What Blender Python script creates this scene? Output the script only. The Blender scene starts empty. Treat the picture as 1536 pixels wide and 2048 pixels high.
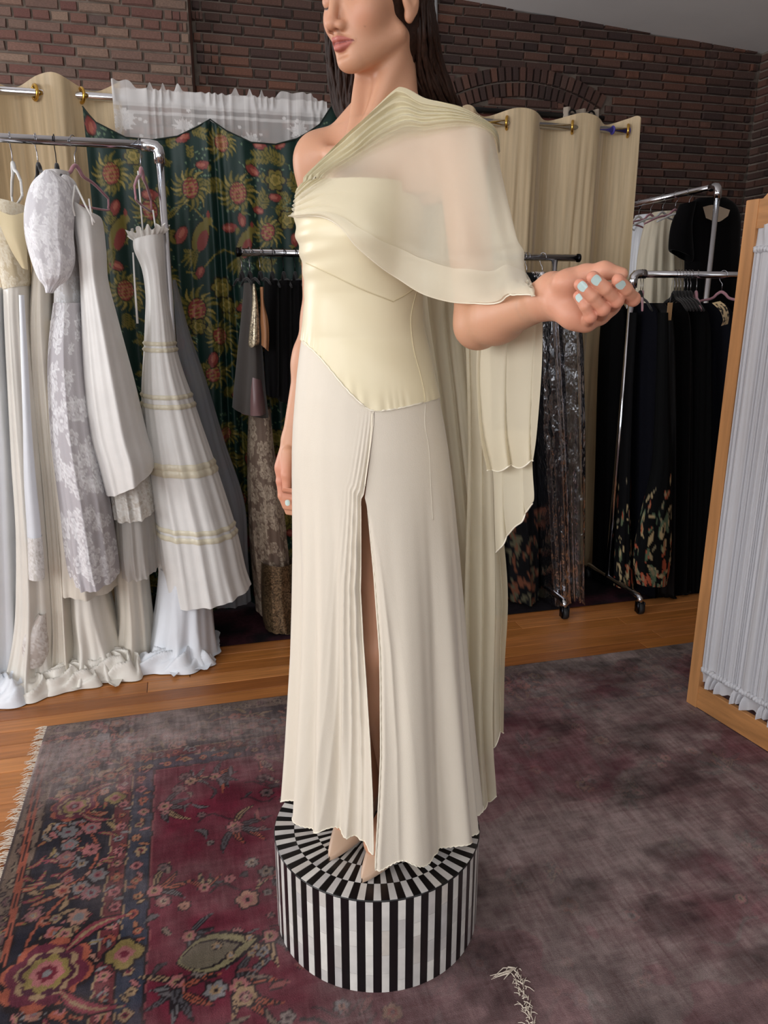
import bpy, math, random
import numpy as np
from mathutils import Vector, Matrix, noise as mnoise
from mathutils.bvhtree import BVHTree
random.seed(7); RNG = np.random.default_rng(7)
PI = math.pi
scene = bpy.context.scene
COL = scene.collection

# ------------------------------------------------------------------ camera
FPX, CX, CY = 1500.0, 768.0, 1024.0            # focal length and centre in photo pixels (1536 x 2048)
PITCH, YAW, CAMH = math.radians(15.5), math.radians(15.0), 1.42
cam_data = bpy.data.cameras.new('camera')
cam = bpy.data.objects.new('camera', cam_data); COL.objects.link(cam)
cam_data.sensor_fit = 'HORIZONTAL'; cam_data.sensor_width = 36.0
cam_data.lens = FPX / 1536.0 * 36.0
cam_data.clip_start = 0.05
cam.location = (0, 0, CAMH)
cam.rotation_euler = (PI / 2 - PITCH, 0, -YAW)
scene.camera = cam

# ------------------------------------------------------------------ world, lights, exposure
w = bpy.data.worlds.new('world'); scene.world = w; w.use_nodes = True
w.node_tree.nodes['Background'].inputs[0].default_value = (0.75, 0.86, 1.0, 1)
w.node_tree.nodes['Background'].inputs[1].default_value = 1.0
vs = scene.view_settings
vs.view_transform = 'Standard'; vs.look = 'None'; vs.gamma = 1.0; vs.use_curve_mapping = False
vs.exposure = 0.08

def area_light(name, loc, target, sx, sy, power, color):
    d = bpy.data.lights.new(name, 'AREA'); d.shape = 'RECTANGLE'; d.size = sx; d.size_y = sy
    d.energy = power; d.color = color
    o = bpy.data.objects.new(name, d); COL.objects.link(o); o.location = loc
    v = Vector(target) - Vector(loc)
    o.rotation_euler = v.to_track_quat('-Z', 'Y').to_euler()
    return o
# daylight through the windows: three in the wall behind the photographer, two in the left-hand wall
# (centre along the wall, sill height, width, height, power)
WINDOWS = [(-2.35, 0.75, 1.35, 2.0, 20.0), (-0.35, 0.75, 1.35, 2.0, 22.0), (1.85, 0.75, 1.35, 2.0, 12.0)]
WINDOWS_L = [(-1.35, 0.75, 1.5, 2.1, 75.0), (0.75, 0.75, 1.5, 2.1, 62.0), (4.75, 0.9, 1.3, 2.1, 110.0)]
REAR_Y = -2.6; LEFT_X = -3.6
for i, (wx, wz, ww, wh, p) in enumerate(WINDOWS):
    area_light('window_daylight', (wx, REAR_Y + 0.06, wz + wh / 2), (wx, REAR_Y + 3, wz + wh / 2 - 0.35), ww, wh, p, (0.93, 0.965, 1.0))
for i, (wy, wz, ww, wh, p) in enumerate(WINDOWS_L):
    area_light('window_daylight', (LEFT_X + 0.06, wy, wz + wh / 2), (LEFT_X + 3, wy, wz + wh / 2 - 0.35), ww, wh, p, (0.97, 0.98, 1.0))

# ------------------------------------------------------------------ photo pixel -> place helpers
cy_, sy_ = math.cos(YAW), math.sin(YAW)
cp_, sp_ = math.cos(PITCH), math.sin(PITCH)
def Hd(a, D, z):                       # heading frame: a to the right, D ahead (level), z up from the floor
    return np.array([a * cy_ + D * sy_, -a * sy_ + D * cy_, z])
def ray(px, py):                       # heading-frame direction (a, D, z)
    u = (px - CX) / FPX; v = (CY - py) / FPX
    return np.array([u, cp_ + v * sp_, -sp_ + v * cp_])
def VH(px, py, D):                     # heading coords of the pixel at level distance D
    r = ray(px, py); t = D / r[1]
    return np.array([r[0] * t, D, CAMH + r[2] * t])
def V(px, py, D):
    return Hd(*VH(px, py, D))
def rayw(px, py):
    r = ray(px, py); return np.array([r[0] * cy_ + r[1] * sy_, -r[0] * sy_ + r[1] * cy_, r[2]])
def VY(px, py, Y):                     # pixel on the upright plane y = Y (parallel to the brick wall)
    r = rayw(px, py); t = Y / r[1]
    return np.array([r[0] * t, Y, CAMH + r[2] * t])
def VX(px, py, X):
    r = rayw(px, py); t = X / r[0]
    return np.array([X, r[1] * t, CAMH + r[2] * t])
def G(px, py, z=0.0):                  # pixel on the level plane z
    r = rayw(px, py); t = (z - CAMH) / r[2]
    return np.array([r[0] * t, r[1] * t, z])
def proj(P):
    P = np.asarray(P, float)
    x, y, z = P[..., 0], P[..., 1], P[..., 2] - CAMH
    a = x * cy_ - y * sy_; D = x * sy_ + y * cy_
    wd = D * cp_ - z * sp_; up = D * sp_ + z * cp_
    return np.stack([CX + FPX * a / wd, CY - FPX * up / wd, wd], -1)

# ------------------------------------------------------------------ mesh helpers
def finish(o, parent=None, ploc=None):
    COL.objects.link(o)
    if parent is not None:
        o.parent = parent
        M = Matrix.Translation(parent.location)
        p = parent
        o.matrix_parent_inverse = world_of(parent).inverted()
    return o
def world_of(o):
    M = Matrix.LocRotScale(o.location, o.rotation_euler, o.scale)
    if o.parent is not None:
        M = world_of(o.parent) @ o.matrix_parent_inverse @ M
    return M
def np_mesh(name, verts, quads, smooth=True):
    verts = np.ascontiguousarray(verts, np.float32); me = bpy.data.meshes.new(name)
    me.vertices.add(len(verts)); me.vertices.foreach_set('co', verts.ravel())
    quads = np.asarray(quads, np.int32)
    n, k = quads.shape
    me.loops.add(n * k); me.loops.foreach_set('vertex_index', quads.ravel())
    me.polygons.add(n)
    me.polygons.foreach_set('loop_start', np.arange(0, n * k, k, dtype=np.int32))
    me.polygons.foreach_set('loop_total', np.full(n, k, np.int32))
    me.polygons.foreach_set('use_smooth', np.full(n, smooth, bool))
    me.update(calc_edges=True); me.validate()
    return me
def set_color(me, rgb, name='Col'):
    a = me.color_attributes.new(name, 'FLOAT_COLOR', 'POINT')
    c = np.ones((len(me.vertices), 4), np.float32); c[:, :rgb.shape[1]] = rgb
    a.data.foreach_set('color', c.ravel())
def obj(name, me, mat, parent=None):
    o = bpy.data.objects.new(name, me)
    if mat is not None and len(me.materials) == 0: me.materials.append(mat)
    return finish(o, parent)
def empty(name, loc, label=None, cat=None, group=None):
    o = bpy.data.objects.new(name, None); o.empty_display_size = 0.05
    o.location = Vector([float(c) for c in loc]); COL.objects.link(o)
    return tag(o, label, cat, group)
def tag(o, label=None, cat=None, group=None, kind=None):
    if label: o['label'] = label
    if cat: o['category'] = cat
    if group: o['group'] = group
    if kind: o['kind'] = kind
    return o
def grid_quads(nu, nv, cu=False, cv=False):
    iu = np.arange(nu if cu else nu - 1); iv = np.arange(nv if cv else nv - 1)
    I, J = np.meshgrid(iu, iv, indexing='ij'); I = I.ravel(); J = J.ravel()
    I2 = (I + 1) % nu; J2 = (J + 1) % nv
    return np.stack([I * nv + J, I2 * nv + J, I2 * nv + J2, I * nv + J2], 1)
def grid_obj(name, P, mat, parent=None, cu=False, cv=False, color=None, smooth=True):
    nu, nv = P.shape[:2]
    me = np_mesh(name, P.reshape(-1, 3), grid_quads(nu, nv, cu, cv), smooth)
    if color is not None: set_color(me, color.reshape(nu * nv, -1))
    return obj(name, me, mat, parent)
class MB:                                # collects simple shapes into one mesh
    def __init__(s): s.v = []; s.f = []
    def add(s, verts, faces):
        b = len(s.v); s.v += [tuple(map(float, v)) for v in verts]; s.f += [tuple(b + i for i in f) for f in faces]; return s
    def box(s, c, d, rz=0.0, bev=0.0):
        x, y, z = d[0] / 2, d[1] / 2, d[2] / 2; c_, s_ = math.cos(rz), math.sin(rz)
        if bev <= 0:
            pts = [(sx * x, sy * y, sz * z) for sx in (-1, 1) for sy in (-1, 1) for sz in (-1, 1)]
            fs = [(0, 1, 3, 2), (4, 6, 7, 5), (0, 4, 5, 1), (2, 3, 7, 6), (0, 2, 6, 4), (1, 5, 7, 3)]
        else:
            b = bev; pts = []
            for zz, i in ((-z, b), (-z + b, 0), (z - b, 0), (z, b)):
                for sx, sy in ((-1, -1), (1, -1), (1, 1), (-1, 1)):
                    pts.append((sx * (x - i), sy * (y - i), zz))
            fs = [(3, 2, 1, 0), (12, 13, 14, 15)]
            for k in range(3):
                for j in range(4):
                    a = k * 4 + j; bb = k * 4 + (j + 1) % 4; fs.append((a, bb, bb + 4, a + 4))
        return s.add([(c[0] + p[0] * c_ - p[1] * s_, c[1] + p[0] * s_ + p[1] * c_, c[2] + p[2]) for p in pts], fs)
    def tube(s, pts, r, n=8, cap=True, closed=False):
        pts = [np.asarray(p, float) for p in pts]; m = len(pts)
        rs = r if hasattr(r, '__len__') else [r] * m
        T = []
        for i in range(m):
            if closed: t = pts[(i + 1) % m] - pts[i - 1]
            else: t = pts[min(i + 1, m - 1)] - pts[max(i - 1, 0)]
            T.append(t / (np.linalg.norm(t) + 1e-9))
        ref = np.array([0, 0, 1.0]) if abs(T[0][2]) < .9 else np.array([1.0, 0, 0])
        nrm = np.cross(T[0], ref); nrm /= np.linalg.norm(nrm)
        vs_ = []
        for i in range(m):
            nrm = nrm - T[i] * nrm.dot(T[i]); nrm /= (np.linalg.norm(nrm) + 1e-9)
            bn = np.cross(T[i], nrm)
            for k in range(n):
                a = 2 * PI * k / n
                vs_.append(pts[i] + (nrm * math.cos(a) + bn * math.sin(a)) * rs[i])
        fs = []
        for i in range(m if closed else m - 1):
            for k in range(n):
                j = (i + 1) % m
                fs.append((i * n + k, i * n + (k + 1) % n, j * n + (k + 1) % n, j * n + k))
        if cap and not closed:
            fs.append(tuple(range(n))[::-1]); fs.append(tuple((m - 1) * n + k for k in range(n)))
        return s.add(vs_, fs)
    def torus(s, c, axis, R, r, n=24, k=8):
        ax = np.asarray(axis, float); ax /= np.linalg.norm(ax)
        ref = np.array([0, 0, 1.0]) if abs(ax[2]) < .9 else np.array([1.0, 0, 0])
        e1 = np.cross(ax, ref); e1 /= np.linalg.norm(e1); e2 = np.cross(ax, e1)
        pts = [np.asarray(c) + R * (e1 * math.cos(2 * PI * i / n) + e2 * math.sin(2 * PI * i / n)) for i in range(n)]
        return s.tube(pts, r, k, closed=True)
    def build(s, name, mat, parent=None, smooth=False):
        me = bpy.data.meshes.new(name); me.from_pydata(s.v, [], s.f)
        me.polygons.foreach_set('use_smooth', [smooth] * len(me.polygons)); me.update()
        return obj(name, me, mat, parent)
def catmull(pts, n):
    pts = np.asarray(pts, float); m = len(pts)
    P = np.vstack([2 * pts[0] - pts[1], pts, 2 * pts[-1] - pts[-2]])
    t = np.linspace(0, m - 1, n); i = np.minimum(t.astype(int), m - 2); f = (t - i)[:, None]
    p0, p1, p2, p3 = P[i], P[i + 1], P[i + 2], P[i + 3]
    return .5 * (2 * p1 + (p2 - p0) * f + (2 * p0 - 5 * p1 + 4 * p2 - p3) * f ** 2 + (3 * p1 - p0 - 3 * p2 + p3) * f ** 3)
def patch(ctrl, nu, nv):                 # ctrl[u][v] -> smooth surface grid
    ctrl = np.asarray(ctrl, float)
    A = np.stack([catmull(ctrl[i], nv) for i in range(ctrl.shape[0])], 0)
    return np.stack([catmull(A[:, j], nu) for j in range(nv)], 1)
def interp(x, xs, ys): return np.interp(x, xs, ys)
def vnoise(P, scale, seed=0):            # cheap smooth value noise on arrays of 2-D points
    x = P[..., 0] * scale + seed * 17.3; y = P[..., 1] * scale + seed * 9.1
    xi = np.floor(x).astype(np.int64); yi = np.floor(y).astype(np.int64); fx = x - xi; fy = y - yi
    fx = fx * fx * (3 - 2 * fx); fy = fy * fy * (3 - 2 * fy)
    def h(a, b):
        n = (a * 374761393 + b * 668265263 + seed * 1442695041) & 0x7fffffff
        n = ((n ^ (n >> 13)) * 1274126177) & 0x7fffffff
        return ((n ^ (n >> 16)) & 0xffff) / 65535.0
    return (h(xi, yi) * (1 - fx) + h(xi + 1, yi) * fx) * (1 - fy) + (h(xi, yi + 1) * (1 - fx) + h(xi + 1, yi + 1) * fx) * fy
def fbm(P, scale, seed=0, o=4):
    s = 0; a = .5; t = 0
    for k in range(o):
        s = s + a * vnoise(P, scale * 2 ** k, seed + k); t += a; a *= .5
    return s / t

# ------------------------------------------------------------------ materials
def lin(c): return tuple(((x / 255) / 12.92 if x / 255 <= .04045 else ((x / 255 + .055) / 1.055) ** 2.4) for x in c)
def linv(c):
    c = np.asarray(c, float) / 255; return np.where(c <= .04045, c / 12.92, ((c + .055) / 1.055) ** 2.4)
MATS = {}
def mat(name, col=(200, 200, 200), rough=.6, metal=0.0, var=0.0, vscale=8, stretch=(1, 1, 1), bump=0.0, bscale=120, bstretch=(1, 1, 1),
        sheen=0.0, alpha=1.0, attr=None, ramp=None, island=False, spec=.5, transl=0.0, sss=0.0, coat=0.0, alpha_attr=False, weave=0.0):
    if name in MATS: return MATS[name]
    m = bpy.data.materials.new(name); m.use_nodes = True; MATS[name] = m
    N = m.node_tree.nodes; L = m.node_tree.links; bs = N['Principled BSDF']
    bs.inputs['Roughness'].default_value = rough; bs.inputs['Metallic'].default_value = metal
    bs.inputs['Specular IOR Level'].default_value = spec
    if sheen: bs.inputs['Sheen Weight'].default_value = sheen; bs.inputs['Sheen Roughness'].default_value = .4
    if coat: bs.inputs['Coat Weight'].default_value = coat; bs.inputs['Coat Roughness'].default_value = .15
    if sss:
        bs.inputs['Subsurface Weight'].default_value = sss; bs.inputs['Subsurface Radius'].default_value = (.012, .004, .002)
        bs.inputs['Subsurface Scale'].default_value = 1.0
    tc = N.new('ShaderNodeTexCoord')
    def noise(scale, st, detail=4):
        mp = N.new('ShaderNodeMapping'); L.new(tc.outputs['Object'], mp.inputs[0]); mp.inputs['Scale'].default_value = st
        n = N.new('ShaderNodeTexNoise'); n.inputs['Scale'].default_value = scale; n.inputs['Detail'].default_value = detail
        L.new(mp.outputs[0], n.inputs['Vector']); return n
    if attr:
        at = N.new('ShaderNodeAttribute'); at.attribute_name = attr; src = at.outputs['Color']
    elif ramp:
        if island:
            gi = N.new('ShaderNodeNewGeometry'); fac = gi.outputs['Random Per Island']
        else:
            oi = N.new('ShaderNodeObjectInfo'); fac = oi.outputs['Random']
        rp = N.new('ShaderNodeValToRGB'); rp.color_ramp.interpolation = 'LINEAR'
        el = rp.color_ramp.elements
        for k, c in enumerate(ramp):
            e = el[k] if k < 2 else el.new(0.5)
        for k, c in enumerate(ramp):
            el[k].position = k / (len(ramp) - 1); el[k].color = (*lin(c), 1)
        L.new(fac, rp.inputs[0]); src = rp.outputs[0]
    else:
        rg = N.new('ShaderNodeRGB'); rg.outputs[0].default_value = (*lin(col), 1); src = rg.outputs[0]
    if var:
        n = noise(vscale, stretch)
        mr = N.new('ShaderNodeMapRange'); mr.inputs['From Min'].default_value = .3; mr.inputs['From Max'].default_value = .7
        mr.inputs['To Min'].default_value = 1 - var; mr.inputs['To Max'].default_value = 1 + var
        L.new(n.outputs['Fac'], mr.inputs['Value'])
        vm = N.new('ShaderNodeVectorMath'); vm.operation = 'SCALE'; L.new(src, vm.inputs[0]); L.new(mr.outputs[0], vm.inputs['Scale'])
        src = vm.outputs[0]
    L.new(src, bs.inputs['Base Color'])
    if bump:
        n = noise(bscale, bstretch, 3); bp = N.new('ShaderNodeBump'); bp.inputs['Strength'].default_value = bump; bp.inputs['Distance'].default_value = .004
        L.new(n.outputs['Fac'], bp.inputs['Height']); L.new(bp.outputs[0], bs.inputs['Normal'])
    out = N['Material Output']; surf = bs.outputs[0]
    if transl:
        tr = N.new('ShaderNodeBsdfTranslucent'); L.new(src, tr.inputs[0]); mx = N.new('ShaderNodeMixShader'); mx.inputs[0].default_value = transl
        L.new(surf, mx.inputs[1]); L.new(tr.outputs[0], mx.inputs[2]); surf = mx.outputs[0]
    if alpha < 1 or alpha_attr:
        tp = N.new('ShaderNodeBsdfTransparent'); mx = N.new('ShaderNodeMixShader')
        if alpha_attr:
            at2 = N.new('ShaderNodeAttribute'); at2.attribute_name = 'Mask'; L.new(at2.outputs['Fac'], mx.inputs[0])
        else: mx.inputs[0].default_value = alpha
        L.new(tp.outputs[0], mx.inputs[1]); L.new(surf, mx.inputs[2]); surf = mx.outputs[0]
    L.new(surf, out.inputs[0])
    return m

M_chrome = mat('chrome', (205, 207, 212), rough=.14, metal=1.0)
M_darkmetal = mat('dark_metal', (40, 40, 44), rough=.3, metal=1.0)
M_brass = mat('brass_grommet', (205, 165, 80), rough=.25, metal=1.0)
M_blackrod = mat('black_rod', (18, 17, 18), rough=.35)
M_rubber = mat('caster_rubber', (22, 22, 23), rough=.6)
M_white_pl = mat('white_plastic', (225, 225, 228), rough=.4)
M_pinkhanger = mat('pink_velvet_hanger', (178, 128, 138), rough=.8, sheen=.4)
M_blackhanger = mat('black_velvet_hanger', (16, 14, 15), rough=.85, sheen=.2)
M_greyhanger = mat('grey_hanger', (205, 205, 203), rough=.6)

# ================================================================== THE SETTING
M_mortar = mat('mortar', (122, 110, 100), rough=.95, var=.25, vscale=9, bump=.6, bscale=90)
BRICKS = [(80, 55, 49), (104, 72, 62), (70, 53, 50), (110, 78, 66), (92, 66, 58), (66, 51, 48), (120, 80, 64), (98, 74, 66), (78, 58, 52)]
BRICKS_L = [(128, 98, 86), (118, 84, 74), (108, 72, 66), (134, 106, 92), (98, 76, 70), (142, 118, 102), (114, 80, 70), (128, 100, 88), (96, 78, 74)]
M_brick = mat('brick', ramp=BRICKS, rough=.9, var=.28, vscale=14, bump=.7, bscale=60)
M_brick_j = mat('brick_joined', ramp=BRICKS, island=True, rough=.9, var=.28, vscale=14, bump=.7, bscale=60)
M_brick_l = mat('brick_dusty', ramp=BRICKS_L, rough=.9, var=.3, vscale=12, bump=.7, bscale=60)
M_ceil = mat('ceiling_paint', (236, 234, 232), rough=.8, var=.05, vscale=1.2, bump=.15, bscale=3)
M_plaster = mat('plaster', (196, 192, 186), rough=.85, var=.05, vscale=2)
WY = 6.17; COURSE = .067; BH = .056
def ceil_z(x): return 3.648 - .056 * (x - 2.23)

def struct(o, label=None):
    o['kind'] = 'structure'
    if label: o['label'] = label
    return o
# --- back brick wall
wb = struct(MB().box((1.25, WY + .15, 2.1), (7.6, .28, 4.3)).build('wall_back', M_mortar), 'old dark red brick wall with a bricked-up arch')
def brick_mesh(k):
    rr = random.Random(k); bm = MB(); bm.box((0, 0, 0), (1, 1, 1), 0, .0)
    # a chipped, slightly irregular brick face
    L, Hh, Dp = .5, .5, .5
    pts = []
    for y, i in ((.5, 0), (-.2, 0), (-.5, 1)):
        for sx, sz in ((-1, -1), (1, -1), (1, 1), (-1, 1)):
            j = lambda s: rr.uniform(0, s)
            pts.append((sx * (.5 - (j(.03) + .012 if i else j(.008))), y, sz * (.5 - (j(.12) + .05 if i else j(.03)))))
    fs = [(8, 9, 10, 11)]
    for k2 in range(2):
        for j2 in range(4):
            a = k2 * 4 + j2; b = k2 * 4 + (j2 + 1) % 4; fs.append((a, b, b + 4, a + 4))
    return pts, fs
BRICK_PTS = [brick_mesh(k) for k in range(8)]
BRICK_ME = {}
def brick_me(k, m, n='brick'):
    key = (k, m.name)
    if key not in BRICK_ME:
        me = bpy.data.meshes.new(n); me.from_pydata(*[BRICK_PTS[k][0], [], BRICK_PTS[k][1]]); me.materials.append(m); BRICK_ME[key] = me
    return BRICK_ME[key]
def put_brick(parent, m, c, size, rot=(0, 0, 0), name='brick'):
    o = bpy.data.objects.new(name, brick_me(random.randrange(8), m)); o.location = c; o.rotation_euler = rot
    o.scale = size
    return finish(o, parent)
# arch of two soldier rings (three photo points on its outer edge)
q = [VY(905, 158, WY), VY(1042, 133, WY), VY(1198, 184, WY)]
(x1, z1), (x2, z2), (x3, z3) = [(p[0], p[2]) for p in q]
A_ = np.array([[2 * (x2 - x1), 2 * (z2 - z1)], [2 * (x3 - x1), 2 * (z3 - z1)]])
b_ = np.array([x2**2 - x1**2 + z2**2 - z1**2, x3**2 - x1**2 + z3**2 - z1**2])
acx, acz = np.linalg.solve(A_, b_); aR = math.hypot(x1 - acx, z1 - acz)
a_l = math.atan2(z1 - acz, x1 - acx) + .12; a_r = math.atan2(z3 - acz, x3 - acx) - .05
RING = .112
def in_arch(x, z, m=0.0):
    r = math.hypot(x - acx, z - acz); a = math.atan2(z - acz, x - acx)
    return aR - 2 * RING - m < r < aR + m and a_r - .02 < a < a_l + .02
cand = []
def wall_rows(x0, x1, z0, z1, seed, keep):
    rr = random.Random(seed); out = []
    k = 0; z = z0
    while z < z1:
        x = x0 - rr.uniform(0, .22); hdr = (k % 7 == 3)
        while x < x1:
            Lb = .105 if (hdr or rr.random() < .12) else .205
            xc = x + Lb / 2
            if x < x0: pass
            if keep(xc, z, Lb): out.append((xc, z, Lb))
            else:                          # cut bricks at edges and beside the arch
                for kk in range(4):
                    sl = Lb / 4; xs_ = x + sl * (kk + .5)
                    if keep(xs_, z, sl): out.append((xs_, z, sl - .004))
            x += Lb + .012
        z += COURSE; k += 1
    return out
def ylim(px):
    return np.interp(px, [0, 235, 236, 640, 660, 880, 900, 1285, 1300, 1380, 1536], [200, 215, 222, 240, 262, 262, 300, 330, 620, 620, 560])
def keep_back(x, z, Lb):
    if x - Lb / 2 < .24 or x + Lb / 2 > 5.005 or z - .022 > ceil_z(x): return False
    if in_arch(x, z, .0): return False
    p = proj(np.array([x, WY, z])); return -40 < p[0] < 1580 and -30 < p[1] < ylim(p[0]) + 20
rows = wall_rows(.26, 4.99, 1.30, 4.0, 3, keep_back)
def hidden_px(x, z):
    p = proj(np.array([x, WY, z])); return 655 < p[0] < 868 or (p[1] > 420 and p[0] < 1400) or p[1] < -8
vis = [r for r in rows if not hidden_px(r[0], r[1])]; hid = [r for r in rows if hidden_px(r[0], r[1])]
vis.sort(key=lambda r: -r[2] / (proj(np.array([r[0], WY, r[1]]))[2] ** 2))
NB = 262
for x, z, Lb in vis[:NB]:
    pr = random.uniform(.006, .013)
    put_brick(wb, M_brick, (x, WY + .02 - pr, z), (Lb, .06, BH), (random.uniform(-.01, .01), random.uniform(-.012, .012), random.uniform(-.008, .008)))
na = int(abs(a_l - a_r) * aR / .062)
for ring in range(2):
    rm = aR - RING * (ring + .5)
    for i in range(na):
        a = a_r + (a_l - a_r) * (i + .5) / na
        if ring == 1 and False: continue
        put_brick(wb, M_brick, (acx + rm * math.cos(a), WY + .014 - random.uniform(.006, .010), acz + rm * math.sin(a)), (RING - .012, .06, (a_l - a_r) * rm / na - .011), (0, -a, 0)) if len(wb.children) < 300 or True else None
rest = MB()
for x, z, Lb in hid + vis[NB:]:
    pts, fs = BRICK_PTS[random.randrange(8)]; pr = random.uniform(.006, .013)
    rest.add([(x + p[0] * Lb, WY + .02 - pr + p[1] * .06, z + p[2] * BH) for p in pts], fs)
def keep_low(x, z, Lb):
    if x - Lb / 2 < .24 or x + Lb / 2 > 5.005 or z - .022 > ceil_z(x) or in_arch(x, z, .0): return False
    p = proj(np.array([x, WY, z])); return not (-40 < p[0] < 1580 and -30 < p[1] < ylim(p[0]) + 20) 
for x, z, Lb in wall_rows(.24, 5.0, 1.30 - COURSE * 19, 4.0, 3, keep_low):
    pts, fs = BRICK_PTS[random.randrange(8)]
    rest.add([(x + p[0] * Lb, WY + .011 + p[1] * .06, z + p[2] * BH) for p in pts], fs)
tag(rest.build('brick_courses', M_brick_j, wb), kind='stuff')
# --- projecting brick pier on the left and a brown pipe beside it
pier = struct(MB().box((-1.55, WY - .03, 2.1), (3.55, .12, 4.3)).build('wall_pier', M_mortar), 'dusty brown brick pier standing proud of the back wall')
PYF = WY - .09
def keep_pier(x, z, Lb):
    if x + Lb / 2 > .232: return False
    p = proj(np.array([x, PYF, z])); return -50 < p[0] < 420 and -30 < p[1] < 245
for x, z, Lb in wall_rows(-1.6, .228, 2.6, 4.0, 5, keep_pier):
    put_brick(pier, M_brick_l, (x, PYF + .02 - random.uniform(.006, .014), z), (Lb, .06, BH), (random.uniform(-.01, .01), random.uniform(-.015, .015), random.uniform(-.01, .01)))
rest = MB()
def keep_pl(x, z, Lb):
    if x + Lb / 2 > .232 or x < -3.25: return False
    p = proj(np.array([x, PYF, z])); return not (-50 < p[0] < 420 and -30 < p[1] < 245)
for x, z, Lb in wall_rows(-3.3, .228, 2.6 - COURSE * 38, 4.0, 5, keep_pl):
    pts, fs = BRICK_PTS[random.randrange(8)]
    rest.add([(x + p[0] * Lb, PYF + .010 + p[1] * .06, z + p[2] * BH) for p in pts], fs)
tag(rest.build('brick_courses', mat('brick_dusty_joined', ramp=BRICKS_L, island=True, rough=.9, var=.3, vscale=12, bump=.7, bscale=60), pier), kind='stuff')
pp = VY(378, 90, WY - .05)
pipe = MB().tube([(pp[0], WY - .045, .0), (pp[0], WY - .045, 3.75)], .028, 12)
for zz in (1.2, 2.7): pipe.tube([(pp[0], WY - .045, zz), (pp[0], WY - .045, zz + .05)], .034, 12)
struct(pipe.build('trim_1', mat('brown_pipe', (74, 44, 34), rough=.6), None, True), 'brown vertical pipe beside the brick pier')
pw = VY(872, 30, WY - .04)
struct(MB().tube([(pw[0], WY - .02, 3.0), (pw[0] + .01, WY - .03, 3.3), (pw[0], WY - .03, 3.72)], .012, 8).build('trim_2', mat('pale_cable', (150, 150, 150), rough=.5), None, True), 'pale cable running up the brick wall')
# dark red lintel below the arch
l0, l1 = VY(840, 226, WY - .05), VY(1132, 243, WY - .05)
struct(MB().box(((l0[0] + l1[0]) / 2, WY - .03, l0[2] - .03), (l1[0] - l0[0] + .2, .08, .10), 0, .006).build('trim_3', mat('red_lintel', (92, 44, 36), rough=.7, var=.2, vscale=4, stretch=(.3, 1, 3))), 'dark red wooden lintel under the brick arch')
# --- right wall, ceiling, left wall, rear wall with windows
wr = struct(MB().box((5.15, 1.8, 2.1), (.28, 8.8, 4.3)).build('wall_right', M_mortar), 'dark brick side wall meeting the back wall in the corner')
z = 1.30; k = 0
while z < 3.5:
    y = WY - .03 - (.1 if k % 2 else .205) / 1; first = True
    yy = WY - .02
    while yy > 4.6:
        Lb = (.105 if (k % 2 and first) else .205); first = False
        c = np.array([5.01, yy - Lb / 2, z]); p = proj(c)
        if p[0] < 1580 and -20 < p[1] < 560 and z < ceil_z(5.0) - .04:
            put_brick(wr, M_brick, (5.01 + .02 - random.uniform(.006, .012), yy - Lb / 2, z), (Lb, .06, BH), (0, 0, -PI / 2))
        yy -= Lb + .012
    z += COURSE; k += 1
c_v = [(-3.9, REAR_Y - .2, ceil_z(-3.9)), (5.2, REAR_Y - .2, ceil_z(5.2)), (5.2, WY + .1, ceil_z(5.2)), (-3.9, WY + .1, ceil_z(-3.9))]
c_v += [(a, b, c + .1) for a, b, c in c_v]
struct(MB().add(c_v, [(0, 3, 2, 1), (4, 5, 6, 7), (0, 1, 5, 4), (1, 2, 6, 5), (2, 3, 7, 6), (3, 0, 4, 7)]).build('ceiling', M_ceil), 'off-white plaster ceiling sloping gently down')
lw = MB(); ye_ = [REAR_Y - .2]
for wy, wz, ww, wh, p in WINDOWS_L:
    lw.box((LEFT_X - .12, (ye_[-1] + wy - ww / 2) / 2, 2.1), (.2, wy - ww / 2 - ye_[-1], 4.3)); ye_.append(wy + ww / 2)
    lw.box((LEFT_X - .12, wy, wz / 2), (.2, ww, wz)); lw.box((LEFT_X - .12, wy, (wz + wh + 4.3) / 2), (.2, ww, 4.3 - wz - wh))
lw.box((LEFT_X - .12, (ye_[-1] + WY + .2) / 2, 2.1), (.2, WY + .2 - ye_[-1], 4.3))
struct(lw.build('wall_left', M_plaster), 'plaster side wall with two tall windows')
rear = MB(); xe = [-3.9]
for wx, wz, ww, wh, p in WINDOWS:
    rear.box(((xe[-1] + wx - ww / 2) / 2, REAR_Y - .12, 2.1), (wx - ww / 2 - xe[-1], .2, 4.3)); xe.append(wx + ww / 2)
    rear.box((wx, REAR_Y - .12, wz / 2), (ww, .2, wz)); rear.box((wx, REAR_Y - .12, (wz + wh + 4.3) / 2), (ww, .2, 4.3 - wz - wh))
rear.box(((xe[-1] + 5.2) / 2, REAR_Y - .12, 2.1), (5.2 - xe[-1], .2, 4.3))
struct(rear.build('wall_rear', M_plaster), 'plaster wall with three tall windows')
M_wframe = mat('window_frame_paint', (225, 224, 220), rough=.5)
M_pane = mat('window_pane', (235, 240, 245), rough=.05, alpha=.12)
for i, (wx, wz, ww, wh, p) in enumerate(WINDOWS):
    f = MB()
    for sx in (-1, 1): f.box((wx + sx * (ww / 2 - .03), REAR_Y - .1, wz + wh / 2), (.06, .08, wh))
    for zz in (wz + .03, wz + wh / 2, wz + wh - .03): f.box((wx, REAR_Y - .1, zz), (ww - .12, .08, .06))
    fr = struct(f.build('window_%d' % (i + 1), M_wframe), 'tall white sash window')
    for zz in (wz + wh * .25, wz + wh * .75):
        MB().box((wx, REAR_Y - .12, zz), (ww - .12, .006, wh / 2 - .1)).build('pane', M_pane, fr)
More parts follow.
